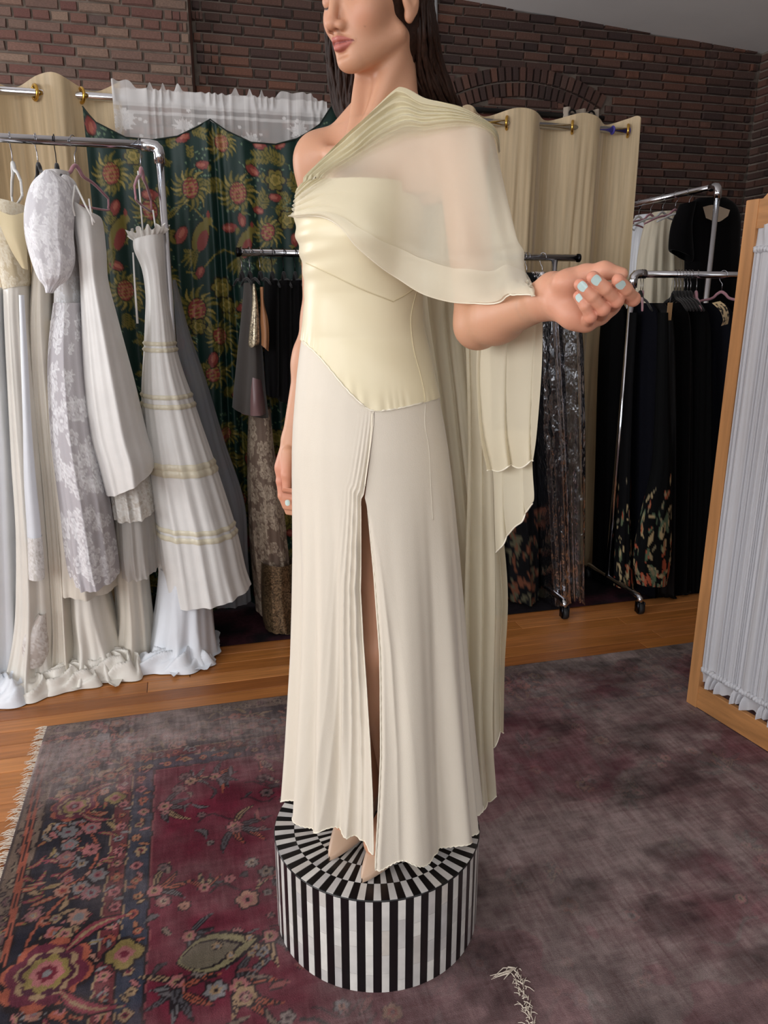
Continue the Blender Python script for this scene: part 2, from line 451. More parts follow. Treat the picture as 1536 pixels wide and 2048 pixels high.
for i, (wy, wz, ww, wh, p) in enumerate(WINDOWS_L):
    f = MB()
    for sx in (-1, 1): f.box((LEFT_X - .1, wy + sx * (ww / 2 - .03), wz + wh / 2), (.08, .06, wh))
    for zz in (wz + .03, wz + wh / 2, wz + wh - .03): f.box((LEFT_X - .1, wy, zz), (.08, ww - .12, .06))
    fr = struct(f.build('window_%d' % (i + 4), M_wframe), 'tall white sash window')
    for zz in (wz + wh * .25, wz + wh * .75):
        MB().box((LEFT_X - .12, wy, zz), (.006, ww - .12, wh / 2 - .1)).build('pane', M_pane, fr)
# --- floor and its boards
WOODS = [(176, 112, 58), (160, 98, 48), (190, 126, 70), (150, 90, 42), (170, 108, 52), (184, 120, 66), (142, 84, 40)]
M_wood = mat('floor_board', ramp=WOODS, rough=.38, var=.22, vscale=7, stretch=(.6, 9, 9), bump=.12, bscale=40, bstretch=(.3, 6, 6))
M_sub = mat('floor_base_wood', (120, 74, 38), rough=.5, var=.3, vscale=3, stretch=(.4, 11, 1))
fl = struct(MB().box((.65, 1.8, -.06), (9.1, 8.8, .112)).build('floor', M_sub), 'honey coloured strip wood floor')
PW = .083
rr = random.Random(11); y = 1.25
while y < 3.42:
    x = -1.75 - rr.uniform(0, .6)
    while x < 3.1:
        Lb = rr.uniform(.55, 1.5)
        xc = x + Lb / 2
        if not (x > -.45 and y < 2.3 and x + Lb < 3.2):
            MB().box((xc, y, -.004), (Lb - .0022, PW - .0022, .012), 0, .0014).build('floor_board', M_wood, fl)
        x += Lb
    y += PW

# ================================================================== CURTAIN PARTITION
class Canvas:                            # colours painted on a grid of points (u, v in metres)
    def __init__(s, U, Vv, base):
        s.U = U; s.V = Vv; s.u0 = U.min(); s.v0 = Vv.min(); s.C = np.zeros(U.shape + (3,)); s.C[:] = linv(base)
        s.warp = None
    def win(s, cx, cy, r):
        k = (np.abs(s.U - cx) < r) & (np.abs(s.V - cy) < r)
        idx = np.nonzero(k); return idx, s.U[idx] - cx, s.V[idx] - cy
    def put(s, idx, m, col, a=1.0):
        if not m.any(): return
        c = linv(col); sel = tuple(i[m] for i in idx); s.C[sel] = s.C[sel] * (1 - a) + c * a
    def flower(s, cx, cy, r, n, cols, rot=0.0, deep=.28):
        idx, x, y = s.win(cx, cy, r * 1.15); rr = np.hypot(x, y); a = np.arctan2(y, x) + rot
        e = r * (1 - deep + deep * np.abs(np.cos(n * a / 2)))
        s.put(idx, rr < e, cols[0]); s.put(idx, rr < e * .84, cols[1]); s.put(idx, rr < e * .45, cols[2])
        if len(cols) > 3: s.put(idx, rr < r * .2, cols[3])
    def leaf(s, cx, cy, L, W, ang, cols, bend=0.0):
        idx, x, y = s.win(cx, cy, L * 1.1); c, d = math.cos(ang), math.sin(ang)
        t = (x * c + y * d) / L; w_ = (-x * d + y * c) - bend * L * np.sin(np.clip(t, 0, 1) * PI)
        prof = W * np.sin(np.clip(t, 0, 1) ** .8 * PI); ins = (t > 0) & (t < 1)
        s.put(idx, ins & (np.abs(w_) < prof), cols[0])
        s.put(idx, ins & (np.abs(w_) < prof * .62), cols[1])
        if len(cols) > 2: s.put(idx, ins & (np.abs(w_) < prof * .18), cols[2])
    def stroke(s, pts, wd, col):
        for a, b in zip(pts[:-1], pts[1:]):
            a = np.asarray(a, float); b = np.asarray(b, float); m = (a + b) / 2; L = np.hypot(*(b - a))
            idx, x, y = s.win(m[0], m[1], L / 2 + wd * 2)
            px = x + m[0] - a[0]; py = y + m[1] - a[1]; t = np.clip((px * (b - a)[0] + py * (b - a)[1]) / max(L * L, 1e-9), 0, 1)
            s.put(idx, np.hypot(px - t * (b - a)[0], py - t * (b - a)[1]) < wd, col)
    def ell(s, cx, cy, rx, ry, ang, col):
        idx, x, y = s.win(cx, cy, max(rx, ry) * 1.05); c, d = math.cos(ang), math.sin(ang)
        s.put(idx, ((x * c + y * d) / rx) ** 2 + ((-x * d + y * c) / ry) ** 2 < 1, col)

CY0 = 3.5                                # the partition's rail
rail_z = 2.215
def rail_px(px): return VY(px, 220, CY0)[0]
XL, XR = -1.6, 2.20
rail = MB().tube([(XL, CY0, rail_z), (XR, CY0, rail_z)], .0145, 14).build('curtain_rail', M_chrome, None, True)
tag(rail, 'long chrome rail carrying the cream curtains and the lace valance', 'rail')
M_tie = mat('violet_tie', (70, 62, 150), rough=.6)
for px in (1228, 1259):
    MB().torus((rail_px(px) , CY0, rail_z), (1, 0, 0), .0155, .005, 16, 6).build('cord_tie', M_tie, rail)
M_curt = mat('cream_linen', (196, 174, 138), rough=.55, var=.15, vscale=10, stretch=(6, 6, .25), bump=.25, bscale=260, bstretch=(3, 3, .3), sheen=.3, transl=.15)
def curtain(name, label, knots, ztop, zbot, amp, front_first=True, seed=0, Y0=CY0, skew=0.0, mt=None, topwave=.012):
    # knots: room x of the points where the cloth crosses the rail
    xs = np.array(knots); ph = np.arange(len(xs)) * PI + (0 if front_first else PI)
    n = max(60, int((xs[-1] - xs[0]) / .006)); x = np.linspace(xs[0], xs[-1], n); p = np.interp(x, xs, ph)
    nz = 70; t = np.linspace(0, 1, nz)
    P = np.zeros((n, nz, 3))
    for j, tt in enumerate(t):
        z = ztop + (zbot - ztop) * tt
        A = amp * (1 + .55 * tt) * (1 + .25 * np.sin(p * .5 + seed + tt * 1.3))
        yoff = -np.sin(p) * A - .25 * A * np.sin(2 * p + 1.1 + seed + tt * 2) - .012 * tt * np.sin(5.3 * p + 3 * tt + seed)
        yoff = yoff + .003 * np.sin(x * 160 + 3 * np.sin(tt * 5)) * min(1, tt * 8)
        xo = .012 * tt * np.sin(p * 1.7 + tt * 3 + seed) + .02 * np.cos(p) * .4
        topz = topwave * np.sin(p + .7) * max(0, 1 - tt * 12)
        P[:, j] = np.stack([x + xo + skew * tt, Y0 + yoff, np.full(n, z) + topz], -1)
    root = empty(name, (float(xs.mean()), Y0, zbot), label, 'curtain')
    grid_obj('curtain_cloth', P, mt or M_curt, root)
    return root
xk = [rail_px(p) for p in (820, 870, 920, 955, 1014, 1082, 1146, 1205, 1258, 1282)]
cr = curtain('grommet_curtain', 'cream curtain with brass grommets beside the dark brick corner', xk, 2.262, .012, .042, True, 1.0, topwave=.014)
for px in (1014, 1146, 1258):
    MB().torus((rail_px(px), CY0 - .004, rail_z), (1, -.55, 0), .026, .0065, 28, 8).build('grommet', M_brass, cr, True)
xk = [rail_px(p) for p in (-120, -70, 0, 74, 166, 240)]
cl_ = curtain('grommet_curtain', 'cream curtain with brass grommets beside the lace valance', xk, 2.262, .012, .05, False, 2.2, topwave=.02)
for px in (74, 166):
    MB().torus((rail_px(px), CY0 - .004, rail_z), (1, .5, 0), .026, .0065, 28, 8).build('grommet', M_brass, cl_, True)
# far rod with a folded grey-beige curtain near the brick arch
r0 = VY(840, 208, 5.6); r1 = VY(1200, 236, 5.6)
rod = MB().tube([(r0[0] - .6, 5.6, r1[2]), (r1[0] + .03, 5.6, r1[2])], .018, 12).build('curtain_rod', M_blackrod, None, True)
tag(rod, 'black curtain rod below the bricked-up arch', 'rod')
M_curt2 = mat('grey_beige_cloth', (172, 158, 142), rough=.75, var=.08, vscale=6, stretch=(4, 4, .3))
xk = [VY(p, 235, 5.6)[0] for p in (1122, 1140, 1158, 1172, 1184, 1196)]
fc = curtain('grommet_curtain', 'grey beige curtain bunched at the end of the black rod', xk, r1[2] + .05, .02, .05, True, .4, Y0=5.6, mt=M_curt2, topwave=.0)
for px in (1138, 1176):
    MB().torus((VY(px, 235, 5.6)[0], 5.55, r1[2]), (.2, -1, 0), .03, .007, 20, 6).build('grommet', M_blackrod, fc, True)

# --- lace valance gathered on the rail
x0, x1 = rail_px(228), rail_px(652)
nu, nv = 420, 130
x = np.linspace(x0, x1, nu); t = np.linspace(0, 1, nv)
Uu, Tt = np.meshgrid(x, t, indexing='ij')
ph = Uu * 95 + 3.5 * np.sin(Uu * 21) + 2 * np.sin(Uu * 47 + 1)
head = .034 + .026 * np.maximum(0, np.sin(Uu * 60 + 4 * np.sin(Uu * 17))) ** 2
ztop = rail_z + head; zb = 1.72
Z = np.where(Tt < .1, ztop + (rail_z - .02 - ztop) * (Tt / .1), rail_z - .02 + (zb - rail_z + .02) * ((Tt - .1) / .9))
Yl = CY0 - .027 - .006 * np.sin(ph) * (.6 + Tt) - .012 * np.maximum(0, 1 - Tt / .1) * np.sin(Uu * 120 + 5 * np.sin(Uu * 30)) - .012 * Tt * np.sin(Uu * 23 + 1)
P = np.stack([Uu, Yl, Z], -1)
cv = Canvas(Uu, Z, (0, 0, 0)); rr = random.Random(5)
for k in range(30):
    fx, fz = rr.uniform(x0, x1), rr.uniform(1.8, 2.14); r_ = rr.uniform(.03, .06)
    for j in range(9):
        cv.leaf(fx, fz, r_ * rr.uniform(.8, 1.2), r_ * .16, j * PI / 9 * 1.4 - .4 + rr.uniform(-.1, .1), [(255, 255, 255), (215, 215, 215)])
    cv.stroke([(fx, fz), (fx + rr.uniform(-.05, .05), fz - .06), (fx + rr.uniform(-.06, .06), fz - .13)], .004, (235, 235, 235))
    for j in range(5): cv.ell(fx + rr.uniform(-.08, .08), fz + rr.uniform(-.08, .08), .008, .006, 0, (240, 240, 240))
mask = .44 + .5 * cv.C[..., 0] ** .7 + .15 * (np.sin(ph) > .6) + .3 * (np.abs(Z - rail_z + .055) < .006) + .3 * (np.abs(Z - rail_z) < .03)
mask = np.clip(mask + .1 * (Tt < .1), 0, .97)
M_lacev = mat('lace_valance_cloth', (232, 230, 228), rough=.8, alpha_attr=True, transl=.25)
lv = grid_obj('lace_valance', P, M_lacev)
a_ = lv.data.color_attributes.new('Mask', 'FLOAT_COLOR', 'POINT'); c4 = np.ones((nu * nv, 4), np.float32); c4[:, :3] = mask.reshape(-1, 1); a_.data.foreach_set('color', c4.ravel())
tag(lv, 'white floral lace valance with ruffled heading gathered on the chrome rail', 'valance')

# --- dark green floral hanging with a scalloped top edge
TY = 3.40
edge = [(165, 213), (178, 230), (192, 245), (251, 275), (306, 280), (355, 273), (394, 254), (420, 239), (453, 262), (502, 285), (551, 289), (593, 278), (616, 265), (639, 249), (662, 213), (690, 245), (740, 275)]
ep = np.array([VY(px, py, TY) for px, py in edge]); ex, ez = ep[:, 0], ep[:, 2]
nu, nv = 330, 400
s = np.linspace(ex[0], ex[-1], nu); t = np.linspace(0, 1, nv)
top = np.interp(s, ex, ez); zb = .03
Uu, Tt = np.meshgrid(s, t, indexing='ij')
Z = top[:, None] + (zb - top[:, None]) * Tt
px_ = proj(np.stack([Uu, np.full_like(Uu, TY), np.full_like(Uu, 1.9)], -1))[..., 0]
fold = np.zeros_like(Uu)
for c, wd, am in ((428, 7, .05), (452, 8, .035), (415, 8, -.03), (250, 14, .03), (340, 12, .035), (375, 9, -.018), (520, 10, .028), (560, 12, .024), (300, 9, -.02), (490, 9, -.018), (600, 12, .03), (200, 10, .02), (640, 9, .03), (690, 12, .03)):
    drift = (Tt * 26 - 6) * np.sign(c - 425) * .35 + 6 * np.sin(Tt * 4 + c)
    fold += am * np.exp(-((px_ - c - drift) / wd) ** 2) * (.35 + .9 * Tt)
fold += .012 * np.sin(px_ * .11 + 2 * Tt) * Tt
wx = Uu + .012 * np.sin(px_ * .09 + Tt * 2)
P = np.stack([Uu, TY + fold, Z], -1)
cv = Canvas(Uu, Z, (14, 44, 38)); rr = random.Random(9)
CO, CO2, GO, GO2, OL, DK = (128, 56, 50), (164, 96, 80), (112, 102, 46), (144, 128, 66), (66, 70, 30), (34, 30, 20)
def uv(px, py): p = VY(px, py, TY); return p[0], p[2]
def thistle(u, v, r, rot=0):
    for j in range(17):
        a = rot + j * 2 * PI / 17; cv.leaf(u + .26 * r * math.cos(a), v + .26 * r * math.sin(a), r * rr.uniform(.55, .9), r * .10, a, [OL, GO2 if j % 3 == 0 else GO], .22)
    cv.ell(u, v, r * .43, r * .55, rot, OL); cv.ell(u, v, r * .39, r * .50, rot, DK); cv.ell(u, v, r * .36, r * .47, rot, CO)
    cv.ell(u, v - r * .08, r * .20, r * .32, rot, CO2); cv.ell(u, v - r * .1, r * .10, r * .2, rot, CO)
    for j in range(-2, 3): cv.stroke([(u - r * .3, v + j * r * .17), (u + r * .3, v + j * r * .17 + r * .1)], .0018, GO2)
def rose(u, v, r):
    cv.flower(u, v, r, 6, [DK, GO, GO2, OL]); cv.flower(u, v, r * .6, 5, [OL, GO2, GO], .5)
def bud(u, v, r, a):
    r = r * .78
    cv.ell(u, v, r, r * .62, a, DK); cv.ell(u, v, r * .86, r * .5, a, CO); cv.ell(u + r * .2 * math.cos(a), v + r * .2 * math.sin(a), r * .5, r * .22, a, CO2)
    cv.leaf(u - r * math.cos(a), v - r * math.sin(a), r, r * .3, a + 1.2, [OL, GO])
def bird(u, v, r, fl):
    cv.ell(u, v, r * .95, r * .45, 1.2 * fl, DK); cv.ell(u, v, r * .9, r * .4, 1.2 * fl, GO); cv.ell(u + fl * r * .1, v - r * .2, r * .6, r * .26, 1.2 * fl, CO)
    cv.ell(u + fl * r * .45, v + r * .85, r * .26, r * .22, 0, GO); cv.leaf(u + fl * r * .5, v + r * .98, r * .4, r * .1, 1.6, [CO, CO])
    for j in range(4): cv.leaf(u - fl * r * .2, v - r * .6, r * 1.3, r * .12, -1.8 - .22 * j * fl, [OL, GO])
def sprig(u, v, r, a):
    cv.stroke([(u, v), (u + r * math.cos(a), v + r * math.sin(a))], .0022, OL)
    for j in range(5):
        f = .25 + .17 * j
        for sg in (-1, 1): cv.leaf(u + r * f * math.cos(a), v + r * f * math.sin(a), r * .45, r * .1, a + sg * .9, [OL, GO])
def speck(u, v, r):
    for j in range(9):
        a = rr.uniform(0, 2 * PI); cv.ell(u + r * math.cos(a) * rr.random(), v + r * math.sin(a) * rr.random(), .0045, .003, a, (96, 120, 92))
spots = [('t', 536, 464, .075), ('t', 222, 347, .085), ('t', 443, 285, .07), ('t', 381, 376, .085), ('t', 476, 386, .09), ('t', 440, 672, .075), ('t', 394, 620, .10), ('t', 251, 581, .085), ('t', 300, 420, .08), ('t', 330, 560, .07),
         ('r', 551, 360, .05), ('r', 443, 575, .05), ('r', 455, 610, .04), ('r', 265, 312, .04), ('r', 575, 440, .045), ('d', 551, 395, .04), ('d', 362, 470, .055), ('d', 520, 290, .04), ('d', 365, 275, .045), ('d', 484, 440, .04), ('d', 517, 420, .035), ('d', 230, 415, .045), ('d', 300, 390, .05), ('d', 405, 330, .04), ('d', 590, 480, .04), ('d', 460, 455, .045), ('d', 400, 545, .04), ('d', 232, 530, .045), ('d', 505, 340, .045), ('d', 560, 290, .035), ('d', 181, 250, .05),
         ('b', 401, 474, .075, 1), ('b', 235, 470, .075, 1), ('b', 489, 490, .07, 1)]
for _ in range(210):
    sprig(rr.uniform(ex[0], ex[-1]), rr.uniform(.1, 2.15), rr.uniform(.04, .09), rr.uniform(0, 6.3))
    speck(rr.uniform(ex[0], ex[-1]), rr.uniform(.1, 2.15), .05)
for k in range(26):
    u, v = rr.uniform(ex[0], ex[-1]), rr.uniform(.1, 2.1)
    cv.stroke([(u + .04 * i, v + .05 * math.sin(i * .9 + k)) for i in range(6)], .0035, GO)
for rep in range(4):
    dz = rep * .66
    for sp in spots:
        u, v = uv(sp[1], sp[2]); v -= dz
        if v < .05: continue
        if rep: u += (.21 if rep % 2 else -.06)
        if sp[0] == 't': thistle(u, v, sp[3], rr.uniform(-.4, .4))
        elif sp[0] == 'r': rose(u, v, sp[3])
        elif sp[0] == 'd': bud(u, v, sp[3], rr.uniform(0, 6.3))
        else: bird(u, v, sp[3], sp[4])
tap = grid_obj('floral_hanging', P, mat('green_floral_chintz', attr='Col', rough=.45, bump=.1, bscale=300, spec=.35), color=cv.C)
tag(tap, 'dark green cloth printed with coral thistles and birds, scalloped top edge', 'curtain')
MB().tube([(float(a), TY - .004, float(b)) for a, b in zip(ex[:-1], ez[:-1])], .003, 6).build('top_binding', mat('dark_binding', (20, 34, 28), rough=.7), tap)

# ================================================================== RUG, PODIUM, SCREEN
RX0, RX1, RY0, RY1 = -.535, 2.30, .45, 2.535
st = .0046
xs = np.arange(RX0, RX1, st); ys = np.arange(RY0, RY1, st)
Uu, Vv = np.meshgrid(xs, ys, indexing='ij'); Pn = np.stack([Uu, Vv], -1)
cv = Canvas(Uu, Vv, (92, 28, 44)); rr = random.Random(21)
jit = (vnoise(Pn, 60, 3) - .5) * .008
e = np.minimum(Uu - RX0, RY1 - Vv) + jit
NAVY, RED, BLUE, TAN, PINK, RUST, GREY, DARK, OLIVE = (27, 26, 38), (98, 26, 46), (44, 48, 64), (138, 112, 88), (150, 92, 94), (142, 74, 58), (112, 108, 112), (28, 20, 24), (122, 104, 62)
def band(a, b, col): cv.C[(e >= a) & (e < b)] = linv(col)
band(0, .012, (60, 48, 46)); band(.012, .07, (104, 86, 76)); band(.07, .077, DARK); band(.077, .263, NAVY); band(.263, .267, TAN); band(.267, .306, (92, 38, 44)); band(.306, .310, DARK); band(.310, .312, TAN); band(.312, .366, BLUE); band(.366, .372, DARK); band(.372, .376, (120, 60, 66))
def along(k, off):                        # a point a distance off in from the edge, k along the two visible sides
    L = RY1 - RY0
    return (RX0 + off, RY1 - k) if k < L else (RX0 + (k - L), RY1 - off)
def pal(): return rr.choice([PINK, TAN, RUST, GREY, (128, 84, 88), (150, 108, 96)])
LT = (RY1 - RY0) + (RX1 - RX0)
k = .03
while k < LT:                             # outer guard rosettes and vine
    u, v = along(k, .041); cv.flower(u, v, rr.uniform(.018, .024), 6, [DARK, rr.choice([(128, 92, 84), (88, 60, 64), (120, 104, 90)]), (96, 80, 74), DARK]); 
    u2, v2 = along(k + .03, .041 + rr.uniform(-.01, .01)); cv.leaf(u2, v2, .03, .008, rr.uniform(0, 6.3), [DARK, (78, 66, 62)])
    k += .062
for off0, off1, st_, cols in ((.274, .300, .05, [RUST, GREY, PINK]), (.322, .358, .055, [RUST, PINK, TAN, (150, 96, 70)])):
    k = .02
    while k < LT:
        u, v = along(k, rr.uniform(off0 + .008, off1 - .008)); cv.flower(u, v, rr.uniform(.012, .020), rr.choice([4, 5, 6]), [DARK, rr.choice(cols), rr.choice([RED, TAN]), DARK])
        u, v = along(k + .025, (off0 + off1) / 2); cv.leaf(u, v, .03, .007, rr.uniform(0, 6.3), [DARK, rr.choice(cols)])
        k += st_
k = .05
while k < LT:                             # main border: stems, leaves, then flowers
    pts = [along(k + .03 * i, .17 + .065 * math.sin((k + .03 * i) * 11)) for i in range(5)]
    cv.stroke(pts, .006, DARK); cv.stroke(pts, .0035, RUST)
    for _ in range(6):
        u, v = along(k + rr.uniform(0, .1), rr.uniform(.09, .25)); cv.leaf(u, v, rr.uniform(.04, .075), rr.uniform(.008, .013), rr.uniform(0, 6.3), [DARK, rr.choice([RUST, TAN, GREY, PINK, (120, 50, 62)]), rr.choice([OLIVE, TAN])], rr.uniform(-.2, .2))
    k += .05
k = .04
while k < LT:
    for _ in range(5):
        u, v = along(k + rr.uniform(0, .09), rr.uniform(.10, .245)); r_ = rr.uniform(.017, .034)
        cv.flower(u, v, r_, rr.choice([5, 6, 8]), [DARK, pal(), pal(), rr.choice([DARK, RED, GREY])], rr.random())
    k += .08
for (px, py, sc) in ((95, 1955, 1.0), (150, 1620, .7)):     # palmettes of the border
    gx, gy, _ = G(px, py)
    for j, (r_, col) in enumerate(((.105, DARK), (.098, RUST), (.088, (88, 34, 50)), (.068, TAN), (.060, (64, 30, 44)), (.05, OLIVE), (.036, PINK), (.022, (96, 30, 44)), (.01, GREY))):
        cv.flower(gx, gy, r_ * sc, 8 if j % 2 else 6, [col, col, col], .2, .18)
    for sg in (-1, 1):
        cv.leaf(gx + .03 * sc, gy + sg * .05 * sc, .16 * sc, .022 * sc, sg * .5, [DARK, (120, 50, 62), TAN], sg * .15)
    cv.flower(gx + .16 * sc, gy + .01, .05 * sc, 4, [DARK, OLIVE, PINK, RED])
# field: sprays, flowers, a vase-shaped leaf
def spray(u, v, r, n=5, a0=0.0):
    for j in range(n):
        a = a0 + (j - n / 2) * .55 + rr.uniform(-.15, .15); cv.leaf(u, v, r * rr.uniform(.7, 1.15), r * .11, a, [DARK, rr.choice([(70, 66, 72), (92, 88, 92), RUST, TAN]), DARK], rr.uniform(-.15, .15))
    cv.flower(u, v, r * .25, 6, [DARK, PINK, TAN, DARK])
for px, py in ((310, 1790), (350, 1990), (430, 1560), (470, 1660), (330, 1620), (380, 1880), (480, 1980), (540, 1880), (520, 1520), (1050, 1500), (1250, 1600), (1130, 1450)):
    gx, gy, _ = G(px, py); spray(gx, gy, rr.uniform(.07, .12), rr.choice([5, 6]), rr.uniform(-.6, .6))
for _ in range(170):
    u, v = rr.uniform(RX0 + .40, RX1 - .1), rr.uniform(RY0, RY1 - .40)
    if rr.random() < .6: cv.flower(u, v, rr.uniform(.014, .034), rr.choice([5, 6, 8]), [DARK, pal(), pal(), DARK], rr.random())
    elif rr.random() < .5: spray(u, v, rr.uniform(.05, .1), 5, rr.uniform(0, 6.3))
    else: cv.stroke([(u + .03 * i, v + .03 * math.sin(i + u * 9)) for i in range(6)], .004, rr.choice([DARK, (80, 60, 62)]))
for _ in range(150):
    u, v = rr.uniform(RX0 + .39, RX0 + 1.0), rr.uniform(.75, RY1 - .42); t_ = rr.random()
    if t_ < .4: cv.leaf(u, v, rr.uniform(.03, .08), rr.uniform(.006, .012), rr.uniform(0, 6.3), [DARK, rr.choice([(84, 78, 82), (110, 92, 84), (60, 50, 56), (122, 66, 66)])], rr.uniform(-.3, .3))
    elif t_ < .75: cv.flower(u, v, rr.uniform(.010, .024), rr.choice([5, 6, 8]), [DARK, rr.choice([(112, 100, 98), (126, 84, 84), (100, 74, 76)]), rr.choice([(74, 60, 62), (140, 118, 104)]), DARK], rr.random())
    else: cv.stroke([(u + .02 * i, v + .02 * math.sin(i * 1.1 + u * 9)) for i in range(6)], .003, (48, 24, 32))
gx, gy, _ = G(445, 1915)
for r_, col in ((1, DARK), (.9, (120, 110, 84)), (.72, DARK), (.64, (96, 86, 74))): cv.leaf(gx - .10 + .02 * (1 - r_), gy, .19 * r_ + .01, .055 * r_, .12, [col, col])
for j in range(6): cv.flower(gx + .02 + rr.uniform(-.04, .06), gy + rr.uniform(-.025, .03), .012, 5, [DARK, TAN, GREY])
# wear: pile rubbed down to grey warp threads, strongest on the far side and to the right
w1 = fbm(Pn * np.array([1.0, 1.5]), 2.6, 4, 5); w2 = fbm(Pn, 9, 9, 4); thr = vnoise(Pn * np.array([1.0, .12]), 190, 12) * .6 + vnoise(Pn * np.array([.12, 1.0]), 190, 13) * .4
far = np.clip((Vv - 1.95) / .35, 0, 1) * np.clip(1.2 - (RY1 - .13 < Vv) * .6, 0, 1)
right = np.clip((Uu - .12) / .45, 0, 1)
near = np.clip((1.25 - Vv) / .5, 0, 1)
wear = np.clip(.26 + .62 * np.maximum(far * .66, right * .95) + .35 * near * np.clip((Uu + .25) / .3, 0, 1) + 1.15 * (w1 - .5) + .5 * (w2 - .5), 0, 1)
wear *= np.clip(.25 + .75 * np.clip((Uu + .35) / .3, 0, 1) + far, 0, 1)
wear = np.clip(wear, 0, .93) * (.72 + .56 * thr)
worn = linv((144, 128, 128)) * (.72 + .5 * (fbm(Pn, 14, 30, 3))[..., None]) * (.8 + .4 * thr[..., None])
tint = fbm(Pn, 3.3, 41, 3)[..., None]; worn = worn * (1 - .5 * np.clip(tint - .45, 0, 1)) * np.where(tint > .55, np.array([1.02, .86, .9]), 1.0)
A_ = np.clip(wear, 0, .95)[..., None] * .9
col = cv.C * (.82 + .36 * thr[..., None]); col = col * (1 - A_) + worn * A_
mot = fbm(Pn * np.array([1.0, 1.7]), 6.5, 71, 5)[..., None]; mot2 = fbm(Pn, 24, 77, 3)[..., None]
dm = np.clip((mot - .50) * 5, 0, 1) * (.4 + .6 * right[..., None]); col = col * (1 - .62 * dm * np.clip(.4 + (mot2 - .35) * 2.2, 0, 1))
cr_ = np.clip((fbm(Pn, 4.2, 83, 4) - .56) * 9, 0, 1)[..., None] * right[..., None] * .5 * np.clip((w2[..., None] - .3) * 2.6, 0, 1); col = col * (1 - cr_) + linv((84, 26, 44)) * (.6 + .8 * mot2) * cr_
col = col * (.56 + .70 * mot2) * np.array([.98, 1.0, .95])
Zr = .009 + .0012 * thr + .004 * fbm(Pn, 2.2, 60, 2)
edge_d = np.minimum(Uu - RX0, RY1 - Vv); Zr = Zr * np.clip(.55 + edge_d / .02, 0, 1)
rug = grid_obj('persian_rug', np.stack([Uu, Vv, Zr], -1), mat('rug_pile', attr='Col', rough=.95, spec=.15, bump=.35, bscale=420, var=.14, vscale=260), color=col)
tag(rug, 'worn crimson and navy floral rug with faded grey patches under the podium', 'rug')
M_fringe = mat('fringe_cotton', (205, 192, 176), rough=.95)
fb = MB()
for i in range(520):
    y = rr.uniform(.9, RY1); L = rr.uniform(.012, .04); x = RX0 + .004; d = rr.uniform(-.5, .5)
    fb.tube([(x, y, .008), (x - L * .5, y + d * L * .4, .0075 + rr.uniform(0, .004)), (x - L, y + d * L, .0045)], [.0013, .0011, .0006], 4, False)
tag(fb.build('fringe', M_fringe, rug), kind='stuff')
te = MB()                                 # a torn spot with loose warp threads
for i in range(70):
    b = G(1030 + rr.uniform(-6, 12) + i * .38, 1945 + i * 1.7); dx, dy = rr.uniform(-.014, .014), rr.uniform(-.02, .02)
    te.tube([(b[0], b[1], .012), (b[0] + dx * .5, b[1] + dy * .5, .015), (b[0] + dx, b[1] + dy, .0125)], [.0012, .001, .0006], 4, False)
for i in range(10):
    a = G(1030, 1945); b = G(985 + rr.uniform(-12, 25), 1962 + rr.uniform(-8, 8)); m = (a + b) / 2
    te.tube([(a[0], a[1], .013), (m[0], m[1] + rr.uniform(-.008, .008), .017), (b[0], b[1], .012)], [.0013, .0012, .0006], 4, False)
tag(te.build('loose_threads', M_fringe, rug), kind='stuff')
# dark rug under the clothes racks
dk = MB()
P_ = []
nu, nv = 90, 24
U2, V2 = np.meshgrid(np.linspace(-1.8, 3.4, nu), np.linspace(3.02, 4.6, nv), indexing='ij')
cvd = fbm(np.stack([U2, V2], -1), 9, 3, 4)[..., None]
Cd = linv((26, 22, 26)) * (.6 + .9 * cvd) + (cvd > .58) * linv((70, 24, 34)) * .5
dr = grid_obj('dark_rug', np.stack([U2, V2, np.full_like(U2, .006) + .002 * cvd[..., 0]], -1), mat('dark_rug_pile', attr='Col', rough=.95, spec=.1, var=.3, vscale=60), color=Cd)
tag(dr, 'nearly black rug under the clothes racks', 'rug')

# --- podium with bone and black inlay
PC = (.372, 1.452); PR, PH = .238, .238; PZ = .0115
pod = empty('podium', (PC[0], PC[1], PZ), 'round drum podium inlaid with black and white stripes', 'podium')
M_black = mat('black_inlay', (14, 14, 16), rough=.28, coat=.3)
M_bone = mat('bone_inlay', ramp=[(212, 208, 202), (196, 192, 188), (224, 220, 212), (184, 180, 178), (206, 198, 188)], rough=.32, var=.10, vscale=30, coat=.2)
prof = [(0, 0), (PR - .004, 0), (PR - .004, PH - .004), (0, PH - .004)]
nb = 88
base = MB(); ring = []
for z_ in (0.0, PH - .003): ring.append([(PC[0] + (PR - .004) * math.cos(2 * PI * i / nb), PC[1] + (PR - .004) * math.sin(2 * PI * i / nb), PZ + z_) for i in range(nb)])
base.add(ring[0] + ring[1], [(i, (i + 1) % nb, nb + (i + 1) % nb, nb + i) for i in range(nb)] + [tuple(range(nb, 2 * nb)), tuple(range(nb))[::-1]])
base.build('drum', M_black, pod)
def sector(r0, r1, a0, a1, z0, z1, ns=2):
    m = MB(); vsx = []
    for i in range(ns + 1):
        a = a0 + (a1 - a0) * i / ns; c, s_ = math.cos(a), math.sin(a)
        for r_, z_ in ((r0, z0), (r1, z0), (r1, z1), (r0, z1)): vsx.append((PC[0] + r_ * c, PC[1] + r_ * s_, PZ + z_))
    fs = [(0, 1, 2, 3), (ns * 4 + 3, ns * 4 + 2, ns * 4 + 1, ns * 4)]
    for i in range(ns):
        for k in range(4):
            fs.append((i * 4 + k, (i + 1) * 4 + k, (i + 1) * 4 + (k + 1) % 4, i * 4 + (k + 1) % 4))
    return m.add(vsx, fs)
dA = 2 * PI / nb; ga = .0006
